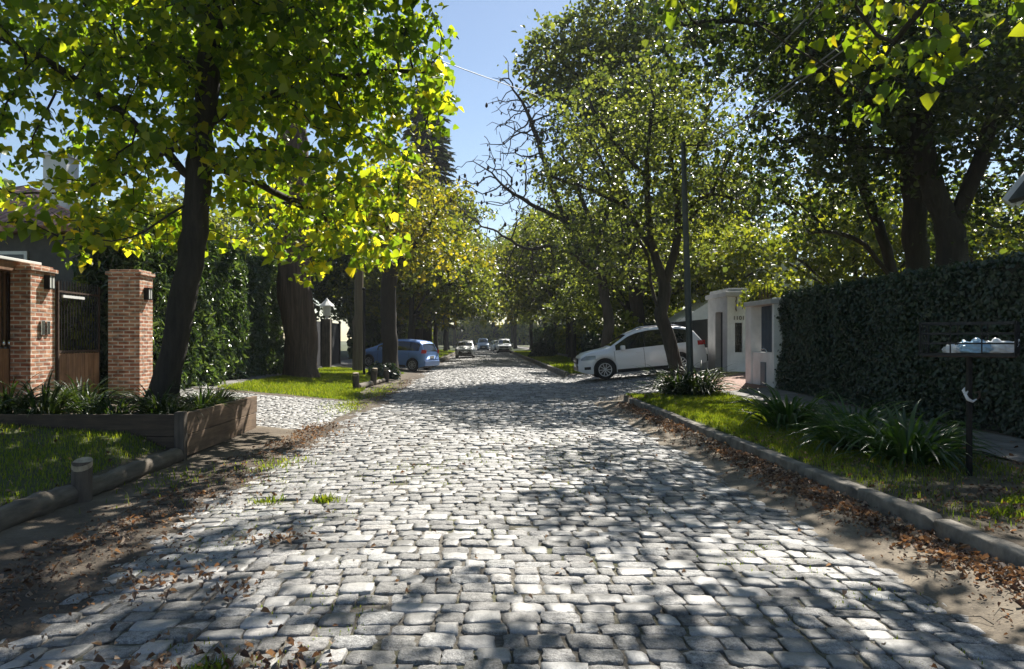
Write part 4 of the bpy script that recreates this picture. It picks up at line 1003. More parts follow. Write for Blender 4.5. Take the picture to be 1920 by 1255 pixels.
fh = empty('far_hedge', (0, 171, -.2)); core = MB(); core.box((0, 1.2, 2.6), (60, 2, 5.2)); core.build('hedge_twigs', M['dark_core'], fh)
P1, N1 = face_points(9000, (-30, 0), (30, 0), .8, lambda t: 6.2+1.2*np.sin(t*31)+.9*np.sin(t*77), (0, -1), .35, 471, .5, .5)
leaf_wall(fh, 'foliage', P1, N1, .6, M['lime_leaf'], 472)
tag(fh, 'high irregular hedge closing the far end of the street', 'hedge')
hedge((-7.6, 56, .3), 20, 1.4, 2.6, 451, 'dark hedge behind the yellow leaved street tree on the left', 'dark_leaf', 4600, .22)
hedge((-7.6, 84, .3), 32, 1.4, 3.0, 461, 'farthest hedge along the left pavement', 'mid_leaf', 3800, .3)
# rounded shrubs
def shrub(loc, r, h, seed, label, m, n=1800, size=.09, name='shrub'):
    g = np.random.default_rng(seed); o = empty(name, loc)
    d = rand_dirs(g, n); d[:, 2] = np.abs(d[:, 2]); rr = g.uniform(.25, 1, n)**.45*(1+.2*np.sin(d[:, 0]*5+d[:, 1]*4+seed))
    P = d*rr[:, None]*np.array([r, r, h]); N = d+np.array([0, 0, .4])
    leaf_wall(o, 'foliage', P, N, size, M[m], seed+1, flat=.8)
    tb = MB()
    for i in range(9):
        a = i*.7; tb.tube([(0, 0, -.05), (math.cos(a)*r*.35, math.sin(a)*r*.35, h*.4), (math.cos(a)*r*.7, math.sin(a)*r*.7, h*.72)], [.02, .012, .004], 4)
    tb.build('stems', M['bark'], o)
    return tag(o, label, 'shrub')
shrub((-3.95, 29.4, -.02), .62, .62, 501, 'low dark shrub at the kerb in front of the blue hatchback', 'ivy_leaf', 1500, .12)
shrub((4.9, 60, .12), 1.1, 1.3, 511, 'round grey green shrub on the far right verge', 'conifer_leaf', 1500, .2)
shrub((6.9, 44.5, .2), 1.0, 2.2, 521, 'silvery drooping shrub behind the grey utility pole', 'conifer_leaf', 1600, .2)
shrub((-9.0, 15.7, .3), .8, 2.6, 545, 'leafy green garden bush behind the barred gate', 'lime_leaf', 2200, .12)
shrub((6.6, 33.0, .25), .9, 2.3, 531, 'bright lime green bush above the bonnet of the white car', 'lime_leaf', 1500, .2)
shrub((7.4, 20.9, .3), .55, 1.0, 541, 'small green bush against the grille of the low white wall', 'lime_leaf', 10, .08) if False else None
shrub((9.2, 24.2, 2.62), .7, .8, 551, 'yellow green creeper spilling over the roof edge of the gatehouse', 'lime_leaf', 1300, .11, 'creeper')

# ------------------------------------------------------------------ strap-leaved plants
def strap_mesh(n, ln, wd, seed, spread=.12, erect=1.0):
    g = random.Random(seed); V = []; F = []
    for i in range(n):
        a = g.uniform(0, 6.28); r = spread*math.sqrt(g.random()); ca, sa = math.cos(a), math.sin(a)
        b = Vector((ca*r, sa*r, 0)); el = R(g.uniform(32, 88)*erect if erect <= 1 else min(88, g.uniform(32, 88)*erect)); L = ln*g.uniform(.55, 1.15); W = wd*g.uniform(.7, 1.2)
        p = b.copy(); k = 7; kinkat = g.choice([9, 9, 9, 3, 4]); base = len(V)
        side = Vector((-sa, ca, g.uniform(-.3, .3))); tw = g.uniform(-.25, .25)
        for q in range(k+1):
            t = q/k; w_ = W*(.75+.9*t-1.6*t*t) if t < 1 else .001
            s2 = side+Vector((0, 0, tw*t)); fold = Vector((0, 0, w_*.28))
            V += [p-s2*w_/2+fold, p, p+s2*w_/2+fold]
            p = p+Vector((ca*math.cos(el), sa*math.cos(el), math.sin(el)))*(L/k)
            el -= R(g.uniform(6, 17))*(1.0 if q != kinkat else 3.5)
        for q in range(k):
            i0 = base+q*3
            F += [(i0, i0+1, i0+4, i0+3), (i0+1, i0+2, i0+5, i0+4)]
    return np_mesh('strap_leaves', np.array([tuple(v) for v in V]), np.array(F), True)
SM = {'wide1': strap_mesh(190, .70, .042, 1, .26), 'wide2': strap_mesh(160, .64, .040, 2, .24), 'thin1': strap_mesh(130, .60, .026, 3, .2, 1.0), 'thin2': strap_mesh(110, .55, .026, 4, .18, 1.0)}
for k_, m_ in SM.items(): m_.materials.append(M['strap'] if k_[0] == 'w' else M['strap_dark'])
def strap(key, x, y, z, s, rz, label, name='strap_leaf_plant', group=None):
    o = bpy.data.objects.new(name, SM[key]); link(o); o.location = (x, y, z); o.rotation_euler = (0, 0, rz); o.scale = (s, s, s)
    return tag(o, label, 'plant', group)
gv = 'strap leaved plants along the ivy wall'
strap('wide1', 4.8, 11.6, Hf(4.8, 11.6), 1.25, 0, 'strap leaved clump on the verge farthest from the basket stand', group=gv)
strap('wide2', 5.4, 10.75, Hf(5.4, 10.7), 1.15, 2.1, 'strap leaved clump behind the farthest verge clump, against the ivy', group=gv)
strap('wide1', 4.75, 9.35, Hf(4.7, 9.3), 1.15, 4.0, 'middle strap leaved clump on the verge with upright pale leaves', group=gv)
strap('wide2', 5.55, 9.3, Hf(5.5, 9.3), .95, 1.0, 'strap leaved clump close behind the two front clumps', group=gv)
strap('wide1', 4.85, 8.45, Hf(4.8, 8.4), 1.2, 5.2, 'large strap leaved clump nearest to the basket stand', group=gv)
gp = 'strap leaved plants around the steel pole'
strap('thin1', 4.9, 18.55, Hf(4.9, 18.5), 1.75, 0, 'dark strap leaved clump left of the steel pole foot', group=gp)
strap('thin1', 5.45, 18.5, Hf(5.4, 18.5), 1.75, 2.0, 'dark strap leaved clump right of the steel pole foot', group=gp)
strap('thin2', 5.15, 18.25, Hf(5.1, 18.2), 1.6, 4.0, 'dark strap leaved clump in front of the steel pole', group=gp)
strap('thin2', 5.3, 19.3, Hf(5.3, 19.3), 1.9, 3.0, 'dark strap leaved clump behind the steel pole', group=gp)
gq = 'strap leaved plants in the wooden planter'
for i, (x, y, s, k_, lab) in enumerate([(-7.35, 10.3, .95, 'thin1', 'sparse spiky plant at the far left end of the planter'), (-6.6, 10.25, 1.15, 'thin1', 'dark strap leaved plant in the planter in front of the gate'), (-6.05, 10.2, 1.15, 'thin1', 'dense strap leaved plant in the planter in front of the square brick pillar'),
        (-5.6, 10.6, 1.0, 'thin2', 'strap leaved plant in the planter just left of the leaning trunk'), (-5.05, 10.15, .85, 'thin2', 'low strap leaved plant in front of the leaning trunk'), (-4.6, 10.5, .9, 'thin1', 'strap leaved plant just right of the leaning trunk'),
        (-4.25, 10.15, .75, 'thin2', 'small strap leaved plant at the front right corner of the planter'), (-4.3, 11.3, .85, 'thin1', 'strap leaved plant leaning over the right side of the planter'), (-4.4, 12.2, .85, 'thin2', 'strap leaved plant at the rear right corner of the planter'), (-6.3, 11.6, 1.0, 'thin1', 'strap leaved plant at the back of the planter')]):
    strap(k_, x, y, .42, s*1.15, i*1.3, lab, group=gq)
# small planter seedling with a broad leaf
# ------------------------------------------------------------------ wooden planter
pl = empty('wooden_planter', (-3.9, 9.6, -.06))
def board(mb, a, b, z0, z1, th, g):
    a = Vector(a); b = Vector(b); d = b-a; L = d.length
    mb.box(((a.x+b.x)/2, (a.y+b.y)/2, (z0+z1)/2), (L-.006, th, z1-z0-.006), rz=math.atan2(d.y, d.x), bev=.006)
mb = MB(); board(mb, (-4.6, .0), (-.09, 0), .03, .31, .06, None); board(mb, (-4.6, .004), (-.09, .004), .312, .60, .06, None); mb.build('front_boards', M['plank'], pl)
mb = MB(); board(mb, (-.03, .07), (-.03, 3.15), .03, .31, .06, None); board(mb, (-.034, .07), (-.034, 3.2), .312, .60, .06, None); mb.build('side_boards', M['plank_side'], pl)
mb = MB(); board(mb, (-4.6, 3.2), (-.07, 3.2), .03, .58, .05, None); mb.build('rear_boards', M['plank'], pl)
mb = MB(); mb.box((-.02, .0, .26), (.13, .12, .74), bev=.012); mb.build('corner_post', M['post'], pl)
mb = MB(); mb.box((-2.35, 1.6, .23), (4.5, 3.1, .46)); mb.build('planting_soil', M['soil'], pl)
tag(pl, 'long weathered plank planter around the leaning linden tree', 'planter')
# ------------------------------------------------------------------ log edging and stubby posts
def log(name, a, b, r, seed, label, group=None):
    g = random.Random(seed); mb = MB(); a = Vector(a); b = Vector(b); n = 26; pts = []; rad = []
    for i in range(n):
        t = i/(n-1); pts.append(Vector((0, 0, 0)) + (b-a)*t + Vector((g.uniform(-.008, .008), 0, g.uniform(-.008, .008)))); rad.append(r*(g.uniform(.93, 1.05)+.07*math.sin(i*.7+seed)))
    mb.tube(pts, rad, 16); nz = [rough2(v[1]*5+v[0]*14, v[2]*14+v[0]*9, 1.5) for v in mb.V]; mb.V = [(v[0]*(1+.10*q), v[1], v[2]+abs(v[2])*.10*q) for v, q in zip(mb.V, nz)]; o = mb.build(name, M['log'], loc=a); return tag(o, label, 'log', group)
gl_ = 'timber logs edging the near left lawn'
log('edging_log', (-3.98, 7.35, .0), (-3.93, 9.5, .02), .105, 1, 'long timber log running from the stubby post to the planter corner', gl_)
log('edging_log', (-4.06, 5.5, -.01), (-4.0, 7.15, .0), .11, 2, 'timber log edging the lawn left of the near stubby post', gl_)
log('edging_log', (-4.12, 3.2, -.02), (-4.07, 5.42, -.01), .11, 3, 'timber log edging the lawn at the left border of the picture', gl_)
def stub(x, y, h, r, label, lean=0.0, group=None):
    z = Hf(x, y)-.12; o = empty('stubby_post', (x, y, z)); mb = MB()
    mb.tube([(0, 0, -.1), (lean*.5, 0, h*.5), (lean, 0, h)], [r*1.05, r, r*.97], 12, cap=False); mb.build('post', M['post'], o)
    V = []; n = 12
    for j in range(n):
        a = 2*math.pi*j/n; V.append((lean+r*.99*math.cos(a), r*.99*math.sin(a), h+.035*math.sin(a)-.004))
    mb = MB(); mb.add(V+[(x_, y_, z_-.05) for x_, y_, z_ in V], [tuple(range(n))]+[(j, j+n, (j+1) % n+n, (j+1) % n) for j in range(n)]); mb.build('sawn_top', M['post_top'], o)
    return tag(o, label, 'post', group)
gs = 'stubby timber posts along the left kerb'
stub(-3.92, 7.22, .50, .095, 'stubby timber post with a pale sawn top at the near left lawn', .01, gs)
stub(-3.86, 22.6, .62, .10, 'nearest of the three stubby posts on the far left lawn', -.02, gs)
stub(-3.72, 25.0, .68, .11, 'middle stubby post on the far left lawn with slanted top', .06, gs)
stub(-3.55, 27.2, .62, .10, 'farthest of the three stubby posts on the far left lawn', .0, gs)
log('edging_log', (-3.84, 22.8, .05), (-3.74, 24.8, .05), .10, 5, 'short pale log lying between the two nearer stubby posts of the far lawn')
log('edging_log', (-3.70, 25.2, .04), (-3.58, 27.0, .04), .07, 6, 'thin log lying between the two farther stubby posts of the far lawn')
# ------------------------------------------------------------------ brick pillars, gates and house on the left
def pillar(x, y, wx, wy, z0, z1, label, lamp_side, intercom=False):
    o = empty('brick_pillar', (x, y, z0)); h = z1-z0
    mb = MB(); mb.box((0, 0, h/2), (wx, wy, h), bev=.012); mb.build('brickwork', M['brick'], o, uv=True)
    mb = MB(); mb.box((0, 0, h+.035), (wx+.08, wy+.08, .07), bev=.012); mb.box((0, 0, h+.09), (wx-.04, wy-.04, .05), bev=.01); mb.build('brick_cap', M['brick'], o, uv=True)
    lx, ly, lz = lamp_side
    lp = MB(); 
    for dy in (-.088, .088): lp.box((wx/2+.055, ly+dy, lz), (.10, .012, .24))
    for dz in (-.118, .118): lp.box((wx/2+.055, ly, lz+dz), (.11, .19, .014))
    lp.box((wx/2+.008, ly, lz), (.014, .2, .25)); lp.box((wx/2+.106, ly, lz), (.006, .014, .22))
    L = lp.build('wall_lamp', M['iron'], o)
    q = MB(); q.box((wx/2+.055, ly, lz), (.085, .158, .215), bev=.004); q.build('lamp_glass', M['lamp_glass'], L)
    if intercom:
        q = MB(); q.box((wx/2+.02, -.05, h*.60), (.035, .11, .26), bev=.006); q.box((wx/2+.02, .12, h*.60), (.03, .09, .24), bev=.006); q.build('intercom', M['chrome'], o)
    return tag(o, label, 'pillar')
pillar(-8.18, 13.46, .36, .76, .2, 2.74, 'narrow brick pillar with an intercom plate between the two gates', (0, .12, 2.36), True)
pillar(-7.48, 15.72, .66, .62, .2, 2.86, 'square brick pillar with a lamp right of the barred gate', (0, -.02, 2.28))
gt = empty('barred_gate', (-7.98, 13.86, .3))
mb = MB(); mb.box((0, .75, .47), (.05, 1.46, .95), bev=.004)
for i in range(9): mb.box((.028, .1+i*.163, .47), (.008, .012, .92))
mb.build('timber_panel', M['gatewood'], gt)
mb = MB()
for i in range(15): mb.box((0, .04+i*.1015, 1.62), (.018, .018, 1.42))
mb.build('bars', M['iron'], gt)
mb = MB()
for z, h in ((.98, .05), (2.12, .035)): mb.box((.005, .75, z), (.045, 1.46, h))
for y in (.012, 1.488): mb.box((.004, y, 1.15), (.05, .04, 2.3))
mb.build('frame', M['rust_iron'], gt)
mb = MB(); mb.bar((.05, .1, 2.03), (.05, .85, 2.03), .03, .05); mb.build('top_bracket', M['white_paint'], gt)
tag(gt, 'iron barred gate with a timber lower panel between the brick pillars', 'gate')
gt = empty('garage_gate', (-8.42, 11.0, .25))
mb = MB(); mb.box((0, 1.0, .55), (.07, 3.9, 1.1), bev=.004)
for i in range(20): mb.box((.037, -.88+i*.197, .55), (.01, .014, 1.06))
mb.build('timber_panel', M['gatewood'], gt)
mb = MB()
for i in range(26): mb.box((.01, -.9+i*.15, 1.78), (.03, .03, 1.36), bev=.003)
mb.build('bars', M['rust_iron'], gt)
mb = MB(); mb.box((-.05, 1.0, 1.78), (.02, 3.9, 1.3)); mb.build('rear_boards', M['gatewood'], gt)
for i in range(26): mb = MB(); mb.lathe([(.0, -.05), (.028, -.03), (.032, 0), (.02, .04), (0, .06)], 8, c=(.03, -.9+i*.15, 1.2)); mb.build('finial', M['chrome'], gt)
tag(gt, 'stained wooden garage gate with upright bars at the left border', 'gate')
bm_ = empty('gate_canopy', (-8.6, 11.2, 2.72))
mb = MB(); mb.box((.0, .2, .08), (.7, 4.6, .17), bev=.01); mb.build('beam', M['gatewood'], bm_)
mb = MB(); mb.box((.01, .2, .195), (.78, 4.7, .05), bev=.008); mb.build('white_capping', M['white_paint'], bm_)
tag(bm_, 'timber canopy beam with white capping above the garage gate', 'canopy')
# paved strip in front of the gates is the left driveway. House behind
hs = empty('brick_house', (-13.0, 21.5, .3))
mb = MB(); mb.box((0, 0, 1.9), (7.0, 8.0, 3.8)); mb.build('wall', M['slate_wall'], hs)
mb = MB()
def hip(mb, x0, x1, y0, y1, z0, z1, ov=.45):
    x0 -= ov; x1 += ov; y0 -= ov; y1 += ov; m = min(x1-x0, y1-y0)/2
    V = [(x0, y0, z0), (x1, y0, z0), (x1, y1, z0), (x0, y1, z0), ((x0+x1)/2, y0+m, z1), ((x0+x1)/2, y1-m+.01, z1)]
    V += [(x, y, z-.14) for x, y, z in V[:4]]
    mb.add(V, [(0, 1, 4), (1, 2, 5, 4), (2, 3, 5), (3, 0, 4, 5), (0, 6, 7, 1), (1, 7, 8, 2), (2, 8, 9, 3), (3, 9, 6, 0), (9, 8, 7, 6)])
hip(mb, -3.5, 3.5, -4, 4, 3.85, 5.6); rf = mb.build('roof', M['tiles'], hs, uv=True)
mb = MB(); mb.box((2.0, -2.2, 5.2), (.6, .6, 1.5), bev=.01); mb.box((2.0, -2.2, 5.98), (.74, .74, .1), bev=.01); mb.build('chimney', M['plaster'], rf)
for y in (-2.4, .4):
    mb = MB()
    for dy in (-.55, .55): mb.box((3.53, y+dy, 2.9), (.06, .09, 1.1))
    for dz in (2.36, 3.44): mb.box((3.53, y, dz), (.064, 1.19, .09))
    f = mb.build('window', M['white_paint'], hs); q = MB(); q.box((3.512, y, 2.9), (.02, 1.02, 1.0)); q.build('pane', M['window_dark'], f)
mb = MB(); mb.box((1.6, -4.03, 2.7), (1.3, .06, 1.2)); f = mb.build('window', M['white_paint'], hs); q = MB(); q.box((1.6, -4.065, 2.7), (1.14, .02, 1.04)); q.build('pane', M['window_dark'], f)
tag(hs, 'house with a red tiled roof showing behind the brick gate pillars', 'house')
# dark fence, stone post with lantern, far white wall
fn = empty('dark_fence', (-7.45, 33.6, .25))
mb = MB(); mb.box((0, .2, 1.05), (.14, 8.6, 2.1)); mb.build('panel', M['dark_wall'], fn)
for i in range(5): mb = MB(); mb.box((.1, -4+i*2.1, 1.12), (.09, .12, 2.24), bev=.006); mb.build('fence_post', M['iron'], fn)
tag(fn, 'dark solid fence between the thick trunk and the blue car', 'fence')
lp = empty('lantern_post', (-7.0, 33.2, .25))
mb = MB(); mb.box((0, 0, 1.1), (.36, .36, 2.2), bev=.015); mb.build('post', M['post'], lp)
mb = MB(); mb.lathe([(.02, 2.2), (.1, 2.24), (.06, 2.3), (.17, 2.36), (.19, 2.74), (.10, 2.75)], 8, smooth=False); mb.build('lantern_glass', M['lamp_glass'], lp)
mb = MB(); mb.lathe([(.36, 2.76), (.34, 2.80), (.12, 3.0), (.03, 3.12), (0, 3.14)], 8, smooth=False); mb.build('lantern_roof', M['white_paint'], lp)
tag(lp, 'brown gate post topped by a white lantern in the dark fence', 'gate post')
hw = empty('pale_house', (-9.4, 70, .3))
mb = MB(); mb.box((0, 0, 1.6), (3.0, 5.0, 3.2)); mb.build('wall', M['plaster_cream'], hw)
mb = MB(); hip(mb, -1.5, 1.5, -2.5, 2.5, 3.2, 4.4, .3); mb.build('roof', M['tiles'], hw, uv=True)
mb = MB(); mb.box((.3, -2.52, 1.7), (.9, .05, 1.1)); mb.build('window', M['window_dark'], hw)
tag(hw, 'small pale house behind the blue hatchback', 'house')
# ------------------------------------------------------------------ right: low white wall, gatehouse, dark gate
lw = empty('white_wall', (7.42, 19.3, .17))
mb = MB(); mb.box((0, .02, .5), (.24, 1.36, 1.02), bev=.01); mb.build('wall', M['plaster'], lw)
mb = MB(); mb.box((-.01, .93, 1.18), (.30, .42, 2.36), bev=.012); mb.build('pillar', M['plaster'], lw)
mb = MB(); mb.box((0, -.72, 1.2), (.26, .13, 2.4), bev=.01); mb.build('end_pier', M['plaster'], lw)
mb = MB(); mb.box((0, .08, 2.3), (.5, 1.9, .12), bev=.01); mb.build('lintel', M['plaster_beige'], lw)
mb = MB()
for i in range(11): mb.box((.02, -.58+i*.095, 1.62), (.035, .055, 1.2))
mb.build('slats', M['grille_blue'], lw)
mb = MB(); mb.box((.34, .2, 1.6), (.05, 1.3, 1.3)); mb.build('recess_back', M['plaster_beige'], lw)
mb = MB(); mb.box((-.125, -.08, .45), (.03, .36, .62), bev=.006); mb.box((-.143, -.08, .45), (.01, .30, .56)); mb.build('meter_box', M['meter'], lw)
mb = MB(); mb.tube([(-.02, -.05, 1.02), (-.04, -.03, 1.09), (-.08, .02, 1.11), (-.12, .08, 1.07)], .018, 6); mb.build('tap', M['chrome'], lw)
mb = MB()
for i in range(9): mb.bar((-.1, -.55+i*.1, 2.36), (-.12+.05*(i % 2), -.55+i*.1, 2.78), .012)
mb.build('spikes', M['rust_iron'], lw)
tag(lw, 'low white wall with a grey meter box and blue grey slats beside the ivy', 'wall')
gh = empty('gatehouse', (8.4, 25.4, .40))
mb = MB()
# road face with a door recess (x = 0 plane), camera face with a window opening (y = 0 plane)
mb.box((.13, .25, 1.3), (.26, .50, 2.6)); mb.box((.13, 1.75, 1.3), (.26, .90, 2.6)); mb.box((.13, .90, 2.35), (.26, .80, .5))
mb.box((1.03, 2.1, 1.3), (1.54, .2, 2.6))
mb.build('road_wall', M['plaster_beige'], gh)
mb = MB()
mb.box((.264, .1, 1.3), (.002, .2, 2.594)); mb.box((1.05, .1, 1.3), (1.06, .2, 2.594)); mb.box((.391, .1, .34), (.25, .2, .68)); mb.box((.391, .1, 2.15), (.25, .2, .90))
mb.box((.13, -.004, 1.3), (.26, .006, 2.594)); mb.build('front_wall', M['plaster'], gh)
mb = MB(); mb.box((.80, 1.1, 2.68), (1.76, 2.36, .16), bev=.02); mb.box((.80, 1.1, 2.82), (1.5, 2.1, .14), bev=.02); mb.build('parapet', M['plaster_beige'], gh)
mb = MB(); mb.box((.23, .90, 1.05), (.06, .79, 2.1)); d = mb.build('door', M['dark_panel'], gh)
q = MB(); q.box((.195, .60, 1.0), (.05, .03, .2)); q.build('handle', M['chrome'], d)
mb = MB()
for i in range(4): mb.box((.30+i*.061, .03, 1.19), (.012, .014, 1.0))
for z in (.85, 1.2, 1.55): mb.box((.391, .034, z), (.248, .012, .014))
wn = mb.build('window', M['iron'], gh); q = MB(); q.box((.391, .12, 1.19), (.248, .02, 1.015)); q.build('pane', M['window_dark'], wn)
for q, ch in enumerate('1101'):
    cu = bpy.data.curves.new('numberfont', 'FONT'); cu.body = ch; cu.size = .19; cu.extrude = .012; cu.align_x = 'CENTER'
    tmp = bpy.data.objects.new('tmp', cu); COL.objects.link(tmp); dg = bpy.context.evaluated_depsgraph_get()
    me = bpy.data.meshes.new_from_object(tmp.evaluated_get(dg)); bpy.data.objects.remove(tmp)
    o = obj('house_number', me, M['post'], gh); o.location = (.235+q*.105, -.012, 1.80); o.rotation_euler = (R(90), 0, 0)
mb = MB(); mb.tube([(.30+.012*math.sin(i*2), -.02, 2.58-i*.07) for i in range(8)], [.012 if i % 2 else .022 for i in range(8)], 6); mb.build('hanging_chain', M['rust_iron'], gh)
tag(gh, 'white and beige flat roofed gatehouse with a dark door and barred window', 'gatehouse')
# fix: nothing stands open behind the gatehouse
dgt = empty('dark_gate', (8.45, 30.0, .42))
mb = MB(); mb.box((0, 0, .4), (.22, 4.9, .8), bev=.01); mb.build('base_wall', M['plaster'], dgt)
mb = MB(); mb.box((0, 0, 1.34), (.08, 4.8, 1.06)); mb.build('panel', M['dark_panel'], dgt)
tag(dgt, 'dark panelled gate on a white base wall behind the white car', 'gate')
bw = empty('white_building', (15.2, 40.0, .3))
mb = MB(); mb.box((0, 0, 2.6), (5, 6, 5.2)); mb.build('wall', M['plaster'], bw)
mb = MB(); mb.box((-1.2, -3.02, 3.6), (1.0, .05, 1.1)); mb.build('window', M['window_dark'], bw)
mb = MB(); mb.box((0, 0, 5.27), (5.3, 6.3, .14), bev=.02); mb.build('parapet', M['plaster'], bw)
tag(bw, 'white flat roofed building peeping out above the gatehouse', 'building')
wr = empty('white_roofed_shed', (10.2, 33.8, .4))
mb = MB(); mb.add([(-1.7, -1.5, 1.9), (1.7, -1.5, 1.9), (1.7, 1.5, 1.9), (-1.7, 1.5, 1.9), (0.2, -1.5, 3.1), (0.2, 1.5, 3.1)], [(0, 1, 4), (2, 3, 5), (0, 4, 5, 3), (1, 2, 5, 4), (3, 2, 1, 0)]); mb.build('roof', M['white_paint'], wr)
mb = MB(); mb.box((.1, 0, .94), (2.8, 2.6, 1.9)); mb.build('wall', M['dark_wall'], wr)
tag(wr, 'shed with a white pitched roof behind the dark gate', 'shed')
# white edged carport roof at the right border
cp = empty('carport', (8.84, 11.3, .2))
mb = MB(); rot = Matrix.Rotation(-R(52), 3, 'Y')
mb.bar((0, 0, 3.62), (2.4, 0, 6.6), 2.2, .08, up=(0, 0, 1)); mb.build('roof', M['pole_metal'], cp)
mb = MB(); mb.bar((-.02, 1.13, 3.60), (2.38, 1.13, 6.58), .05, .22); mb.bar((.1, 1.08, 3.55), (2.42, 1.08, 6.43), .03, .07); mb.build('fascia', M['white_paint'], cp)
for x, z in ((.35, 3.98), (2.2, 6.3)): mb = MB(); mb.box((x, .6, z/2-.02), (.12, .12, z)); mb.build('roof_post', M['iron'], cp)
tag(cp, 'carport roof with a white fascia at the right border behind the ivy wall', 'carport')
# ------------------------------------------------------------------ raised basket for rubbish bags
bs = empty('rubbish_basket', (5.0, 7.6, Hf(5, 7.6)))
mb = MB(); mb.box((0, 0, .60), (.042, .042, 1.34), bev=.004); mb.build('post', M['iron'], bs)
zb = 1.235
bk = MB(); m = Matrix.Rotation(R(-38), 3, 'Z'); hx, hy = .40, .30
def P_(x, y, z): v = m @ Vector((x, y, 0)); return (v.x, v.y, z)
cs = [(-hx, -hy), (hx, -hy), (hx, hy), (-hx, hy)]
for z, hh in ((zb, .022), (zb+.115, .016), (zb+.215, .016), (zb+.32, .02)):
    for i in range(4): bk.bar(P_(*cs[i], z), P_(*cs[(i+1) % 4], z), .006, hh)
for i in range(4):
    a, b = cs[i], cs[(i+1) % 4]
    for t in (0.0, .33, .66): 
        q = (lerp(a[0], b[0], t), lerp(a[1], b[1], t)); bk.bar(P_(*q, zb-.01), P_(*q, zb+.335), .018 if t == 0 else .009, .018 if t == 0 else .009)
bk.build('basket', M['iron'], bs)
mb = MB()
for i in range(6): 
    x = -hx+.07+i*(2*hx-.14)/5; mb.bar(P_(x, -hy, zb-.008), P_(x, hy, zb-.008), .018, .008)
for y in (-.12, .12): mb.bar(P_(-hx, y, zb-.02), P_(hx, y, zb-.02), .03, .01)
mb.build('floor_slats', M['rust_iron'], bs)
mb = MB(); mb.tube([(-.035, -.03, .86), (-.075, -.05, .83), (-.06, -.07, .78), (0, -.05, .755), (.05, -.04, .78)], [.006, .016, .018, .014, .006], 7); mb.tube([(-.075, -.05, .83), (-.10, -.06, .87), (-.085, -.06, .90)], [.012, .016, .004], 6); mb.build('tied_rag', M['bag_white'], bs)
mb = MB(); mb.tube([(.03, -.03, .76), (.075, -.05, .80), (.07, -.05, .86), (.03, -.03, .84)], [.006, .012, .012, .005], 6); mb.build('rusty_ring', M['rust_iron'], bs)
tag(bs, 'black iron rubbish basket on a thin post in front of the ivy wall', 'rubbish basket')
def bag(name, c, s, seed, m_, label, rz=0, knot=True):
    g = random.Random(seed); bm = bmesh.new(); bmesh.ops.create_icosphere(bm, subdivisions=4, radius=1)
    for v in bm.verts:
        n = v.co.normalized(); d = 1+.16*math.sin(n.x*5+seed)*math.cos(n.y*6)+.09*math.sin(n.z*13+n.x*9+seed)+.06*math.sin(n.y*21+n.x*17)+g.uniform(-.02, .02)
        z = n.z if n.z > -.45 else -.45-(-.45-n.z)*.12
        v.co = Vector((n.x*d*s[0], n.y*d*s[1], (z+.5)*d*s[2]))
    if knot:
        for v in bm.verts:
            if v.co.x > s[0]*.72: v.co.z += (v.co.x-s[0]*.72)*.9
    me = bpy.data.meshes.new(name); bm.to_mesh(me); bm.free(); me.polygons.foreach_set('use_smooth', [True]*len(me.polygons))
    o = obj(name, me, m_); o.location = c; o.rotation_euler = (0, 0, rz); return tag(o, label, 'rubbish bag')
zz = Hf(5, 7.6)+zb+.016
bag('rubbish_bag', (5.03, 7.55, zz), (.17, .13, .085), 1, M['bag_blue'], 'pale blue plastic bag lying in the middle of the rubbish basket', .3)
bag('rubbish_bag', (5.22, 7.5, zz), (.17, .10, .085), 2, M['bag_white'], 'white plastic bag with an upturned end at the right of the rubbish basket', -.25)
bag('rubbish_bag', (4.84, 7.62, zz), (.09, .08, .055), 3, M['bag_white'], 'small crumpled white bag at the left of the rubbish basket', .8, False)
# ------------------------------------------------------------------ poles and cables
po = empty('steel_pole', (5.28, 18.75, Hf(5.28, 18.7)-.1))
mb = MB(); mb.tube([(0, 0, 0), (-.07, 0, 2.4), (-.16, 0, 5.2), (-.20, 0, 6.5)], [.088, .082, .07, .055], 14); mb.build('shaft', M['pole_metal'], po)
mb = MB(); mb.tube([(0, 0, 0), (0, 0, .26), (0, 0, .30)], [.14, .13, .09], 12); mb.build('footing', M['concrete'], po)
mb = MB(); mb.bar((-.22, 0, 6.42), (.42, 0, 6.42), .035, .035); mb.build('bracket', M['iron'], po)
tag(po, 'slim steel pole rising from the dark plants at the end of the right verge', 'pole')
up = empty('utility_pole', (5.65, 46, Hf(5.65, 46)))
mb = MB(); mb.tube([(0, 0, -.2), (0, 0, 4), (-.02, 0, 9.2)], [.17, .15, .11], 12); mb.build('shaft', M['bark_grey'], up)
mb = MB(); mb.box((0, 0, 8.6), (1.5, .08, .1)); mb.build('crossarm', M['post'], up)
tag(up, 'grey timber utility pole on the right verge behind the white car', 'utility pole')
up = empty('utility_pole', (-5.55, 32.8, Hf(-5.55, 32.8)))
mb = MB(); mb.tube([(0, 0, -.2), (.03, 0, 1.6), (.02, 0, 2.2), (.07, 0, 2.5), (.05, 0, 3.4), (.12, 0, 7.6)], [.25, .22, .26, .20, .20, .15], 12); mb.build('shaft', M['polewood'], up)
mb = MB(); mb.bar((-.9, 0, 6.9), (1.1, 0, 7.05), .07, .09); mb.bar((.1, 0, 6.3), (.8, 0, 7.0), .04); mb.build('crossarm', M['post'], up)
for x in (-.8, -.4, .5, .95): mb = MB(); mb.lathe([(.0, 7.02), (.045, 7.04), (.05, 7.1), (.03, 7.16), (0, 7.18)], 8, c=(x, 0, .02)); mb.build('insulator', M['lamp_glass'], up)
tag(up, 'brown timber utility pole left of the dark tree trunk', 'utility pole')
lamp = empty('sign_post', (-4.75, 29.6, Hf(-4.75, 29.6)))
